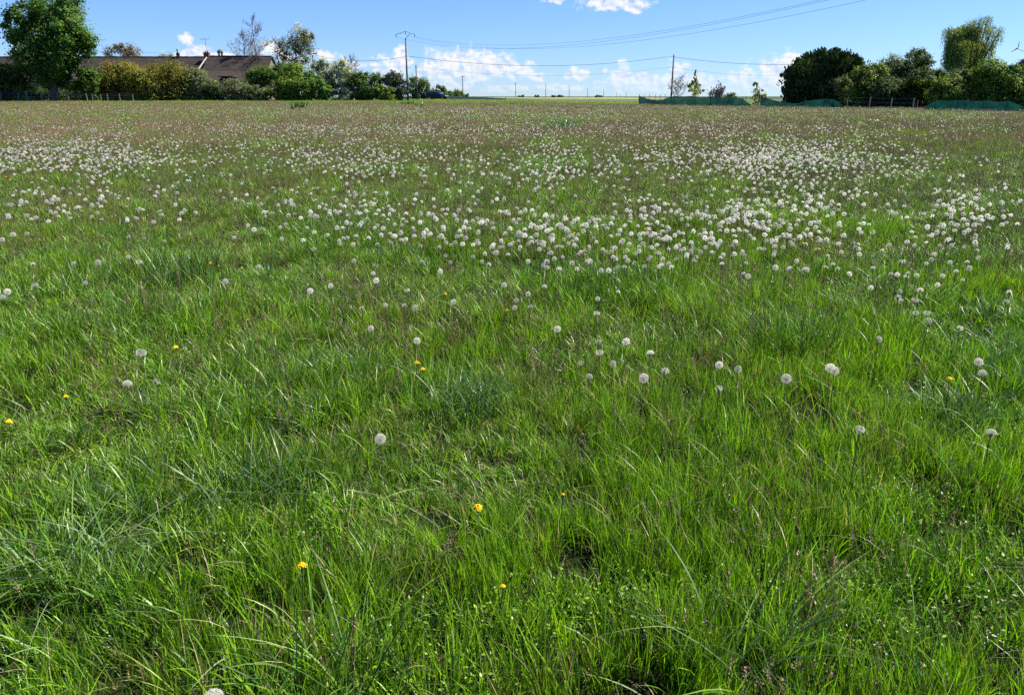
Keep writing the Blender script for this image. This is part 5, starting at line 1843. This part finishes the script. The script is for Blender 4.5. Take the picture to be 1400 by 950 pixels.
_, E1, G1, Z1 = power_pole(558, 118, 43.5, label='tall concrete power pole with V shaped crossarm at the end of the hedge')
mbx = MB((0, 0, 0))
_, E2, G2, Z2 = power_pole(570.5, 128, 89.5, label='thin short pole just right of the tall concrete one', arm='clamp', r=(0.10, 0.08), mat='wood_pole', group='telephone poles')
_, E3, G3, Z3 = power_pole(432, 128, 71.5, label='wooden pole with short crossarm rising behind the blossom shrubs', arm='t', r=(0.15, 0.11), mat='wood_pole', span=0.75, group='telephone poles')
_, E4, G4, Z4 = power_pole(917, 126, 75, label='plain wooden pole standing behind the long green netting', arm='clamp', r=(0.15, 0.10), mat='wood_pole', group='telephone poles')
FARP = [(633, 350, 104, 'tallest distant pole, above the end of the hedge'), (705, 480, 114, 'distant pole right of the end of the low netting'), (746, 520, 115, 'distant pole just left of the two tiny far trees'),
        (778, 600, 118, 'distant pole just right of the two tiny far trees'), (803, 680, 120.5, 'distant pole in the middle of the row before the netting'), (825, 740, 122.5, 'distant pole next but two to the netting corner'),
        (843, 980, 126, 'smaller distant pole next but one to the netting corner'), (848, 1050, 129.5, 'smallest distant pole close beside a slightly taller one'), (856, 900, 126, 'distant pole nearest to the netting corner')]
for (x, d, top, lab) in FARP:
    power_pole(x, d, top, label=lab, arm='t' if x in (633, 705, 856) else 'clamp', r=(0.20, 0.15), mat='wood_pole', span=1.0, group='distant poles on the horizon')


M['aluminium'] = mat_solid('aluminium_wire', (0.22, 0.24, 0.28), (0.30, 0.32, 0.36), 4, 0.5)


def cable(name, label, a, b, sag, r, group, n=40, mat='cable'):
    a, b = np.array(a, float), np.array(b, float)
    pts_ = []
    for i in range(n + 1):
        t = i / n
        p = a + (b - a) * t
        p[2] -= 4 * sag * t * (1 - t)
        pts_.append(p)
    mb = MB(a)
    mb.tube(pts_, r, 5)
    return tag(mb.build(name, M[mat], smooth=True), label, 'cable', group)


# three conductors to the next pole, out of the picture to the near right
NP = np.array([33.55, 26.55, 10.66])
for i, (dx, dz, lab) in enumerate(((-1.2, -0.35, 'left one of three power wires sweeping up to the right'), (0, 0, 'middle one of three power wires sweeping up to the right'), (1.2, -0.35, 'right one of three power wires sweeping up to the right'))):
    cable('power_cable', lab, E1[i], NP + np.array([dx * 0.85, dx * 0.45, dz]), 3.87, 0.010, 'power wires across the sky', 60, 'aluminium')
g = np.array([NP[0], NP[1], tz(NP[0], NP[1])])
e = empty('utility_pole', g, 'concrete power pole beyond the right edge that carries the three wires', 'pole', 'poles along the power line')
mb = MB(g)
mb.tube([g - np.array([0, 0, 0.3]), (NP[0], NP[1], NP[2] - 0.3)], [0.17, 0.11], 8)
mb.build('pole', M['concrete'], e, smooth=True)
mb = MB(g)
mb.tube([NP - np.array([1.1, 0.58, 0.33]), NP - np.array([0, 0, 0.02]), NP + np.array([1.1, 0.58, -0.33])], 0.06, 5)
mb.build('crossarm', M['steel'], e)
# telephone cable
pa = at(557.6, 77, 117.8)
pb = at(917, 77.5, 125.8)
cable('telephone_cable', 'thick telephone cable hanging between the tall pole and the wooden pole', pa, pb, 1.35, 0.024, 'telephone cables')
cable('telephone_cable', 'telephone cable from the wooden pole to the dark evergreens', pb, at(1108, 88, 106), 0.45, 0.022, 'telephone cables')
cable('telephone_cable', 'telephone cable from the tall pole left to the blossom shrubs pole', pa, at(432, 76, 127.9), 0.75, 0.022, 'telephone cables')
cable('telephone_cable', 'thin lower wire between the thin pole and the wooden pole', at(570.5, 91.5, 127.8), at(917, 92, 125.8), 1.3, 0.011, 'telephone cables')
cable('telephone_cable', 'thin lower wire from the wooden pole to the hedge on the right', at(917, 92, 125.8), at(1165, 100, 104), 0.75, 0.010, 'telephone cables')
cable('telephone_cable', 'short wire from the small dark chimney left over the farm roof', at(244, 71.5, 135), at(140, 70.5, 136), 0.15, 0.014, 'telephone cables')


# small wind turbine far behind the right hedge
def turbine():
    d = 500.0
    g = ground_at(1390, d)
    hub = at(1391, 66.5, d)
    e = empty('wind_turbine', g, 'small distant grey wind turbine with three blades at the right edge', 'wind turbine')
    mb = MB(g)
    mb.tube([g - np.array([0, 0, 0.5]), (g[0], d, hub[2] - 0.3)], [0.34, 0.2], 8)
    mb.build('tower', M['steel'], e, smooth=True)
    mb = MB(g)
    mb.tube([(hub[0], d - 0.9, hub[2]), (hub[0], d - 0.5, hub[2]), (hub[0], d + 1.4, hub[2])], [0.2, 0.42, 0.3], 8)
    mb.build('nacelle', M['steel'], e, smooth=True)
    for ang in (92, 209, 334):
        a = math.radians(ang)
        u, s = np.array([math.cos(a), 0, math.sin(a)]), np.array([-math.sin(a), 0, math.cos(a)])
        mb = MB(g)
        c0 = np.array([hub[0], d - 0.75, hub[2]])
        L = 4.6
        sec = [(0.1, 0.30, 0.16), (0.22, 0.48, 0.12), (0.6, 0.36, 0.08), (1.0, 0.16, 0.03)]
        vs_, fs_ = [], []
        for f, w, th in sec:
            p = c0 + u * L * f
            vs_ += [p - s * w * 0.6, p + np.array([0, -th, 0]), p + s * w * 0.6, p + np.array([0, th, 0])]
        for i in range(3):
            for k in range(4):
                fs_.append((i * 4 + k, i * 4 + (k + 1) % 4, i * 4 + 4 + (k + 1) % 4, i * 4 + 4 + k))
        fs_ += [(0, 1, 2, 3), (12, 13, 14, 15)]
        mb.add(vs_, fs_)
        mb.build('blade', M['steel'], e, smooth=True)


turbine()


# ------------------------------------------------------------------ the dark car on the road
def car():
    d = 159.5
    g = ground_at(598, d)
    g[2] += 0.04
    e = empty('car', g, 'dark hatchback car parked on the road at the end of the hedge', 'car')
    paint = mat_solid('dark_car_paint', (0.010, 0.011, 0.014), (0.014, 0.015, 0.019), 2, 0.25, 0.3, spec=0.6)
    glass = mat_solid('car_glass', (0.02, 0.025, 0.03), (0.03, 0.035, 0.04), 2, 0.06, 0.0, spec=0.8)
    rubber = mat_solid('tyre_rubber', (0.015, 0.015, 0.015), (0.03, 0.03, 0.03), 8, 0.9)
    alloy = mat_solid('wheel_alloy', (0.3, 0.3, 0.31), (0.45, 0.45, 0.46), 5, 0.35, 0.8)
    lens = mat_solid('lamp_lens', (0.6, 0.62, 0.65), (0.8, 0.82, 0.85), 5, 0.1)
    red = mat_solid('tail_lens', (0.3, 0.01, 0.01), (0.4, 0.02, 0.02), 5, 0.2)
    o = (0, 0, 0)
    # side outline, front at +x
    low = [(-2.15, 0.32), (-2.22, 0.62), (-2.16, 0.98), (-1.95, 1.05), (0.75, 1.02), (1.45, 0.93), (2.05, 0.78), (2.2, 0.6), (2.18, 0.34), (1.95, 0.24), (-1.95, 0.24)]
    cab = [(-2.08, 1.00), (-1.92, 1.32), (-1.55, 1.52), (-0.9, 1.60), (-0.1, 1.59), (0.35, 1.50), (0.75, 1.27), (1.18, 0.98)]

    def body(out, half, shrink, top_shrink):
        mb = MB(o)
        zs = [p[1] for p in out]
        z0, z1 = min(zs), max(zs)
        rows = []
        for f in (-1, -0.86, 0, 0.86, 1):
            row = []
            for (x, z) in out:
                t = (z - z0) / (z1 - z0)
                w = half * (1 - top_shrink * t)
                k = shrink if abs(f) == 1 else 1.0
                row.append((x * k, f * w, z0 + (z - z0) * (k if z > z0 else 1)))
            rows.append(row)
        n = len(out)
        vs_ = [p for r in rows for p in r]
        fs_ = []
        for i in range(4):
            for j in range(n):
                fs_.append((i * n + j, i * n + (j + 1) % n, (i + 1) * n + (j + 1) % n, (i + 1) * n + j))
        fs_ += [tuple(range(n)), tuple(range(4 * n, 5 * n))]
        mb.add(vs_, fs_)
        return mb
    bd = body(low, 0.90, 0.975, 0.06).build('body', paint, e, smooth=True)
    cb = body(cab, 0.83, 0.97, 0.20).build('cabin', paint, e, smooth=True)
    for sy in (-1, 1):
        for (nm, poly) in (('side_window', [(-1.75, 1.06), (-1.62, 1.36), (-0.95, 1.47), (-0.55, 1.48), (-0.55, 1.06)]), ('side_window', [(-0.47, 1.06), (-0.47, 1.48), (0.1, 1.45), (0.45, 1.32), (0.85, 1.06)])):
            mb = MB(o)
            f = lambda z: 0.83 * (1 - 0.20 * (z - 0.98) / 0.62)
            vs_ = [(x, sy * (f(z) + 0.012), z) for x, z in poly] + [(x, sy * (f(z) - 0.03), z) for x, z in poly]
            n = len(poly)
            mb.add(vs_, [tuple(range(n)), tuple(range(n, 2 * n))] + [(i, (i + 1) % n, n + (i + 1) % n, n + i) for i in range(n)])
            mb.build(nm, glass, cb)
        for xw in (-1.35, 1.38):
            w = MB(o)
            w.tube([(xw, sy * 0.66, 0.32), (xw, sy * 0.70, 0.32), (xw, sy * 0.88, 0.32), (xw, sy * 0.92, 0.32)], [0.28, 0.325, 0.325, 0.28], 20)
            wo = w.build('wheel', rubber, e, smooth=True)
            w = MB(o)
            w.tube([(xw, sy * 0.85, 0.32), (xw, sy * 0.935, 0.32)], [0.22, 0.20], 12)
            w.build('rim', alloy, wo)
        h = MB(o)
        h.tube([(1.88, sy * 0.60, 0.73), (2.02, sy * 0.62, 0.71), (2.15, sy * 0.62, 0.69)], [0.13, 0.13, 0.07], 8)
        h.build('headlight', lens, e, smooth=True)
        h = MB(o)
        h.box((-2.22, sy * 0.72 - 0.09, 0.80), (-2.10, sy * 0.72 + 0.09, 1.02))
        h.build('tail_light', red, e)
        h = MB(o)
        h.tube([(0.72, sy * 0.80, 1.04), (0.70, sy * 0.98, 1.08), (0.72, sy * 1.02, 1.08)], [0.05, 0.10, 0.06], 6)
        h.build('mirror', paint, e, smooth=True)
    mb = MB(o)
    mb.add([(1.12, -0.72, 1.03), (1.12, 0.72, 1.03), (0.42, 0.62, 1.485), (0.42, -0.62, 1.485), (1.155, -0.72, 1.035), (1.155, 0.72, 1.035), (0.45, 0.62, 1.50), (0.45, -0.62, 1.50)],
           [(0, 1, 2, 3), (4, 5, 6, 7), (0, 1, 5, 4), (1, 2, 6, 5), (2, 3, 7, 6), (3, 0, 4, 7)])
    mb.build('windscreen', glass, cb)
    mb = MB(o)
    mb.box((2.17, -0.5, 0.36), (2.215, 0.5, 0.52))
    mb.build('grille', rubber, e)
    e.rotation_euler = (0, 0, math.radians(-14))


car()
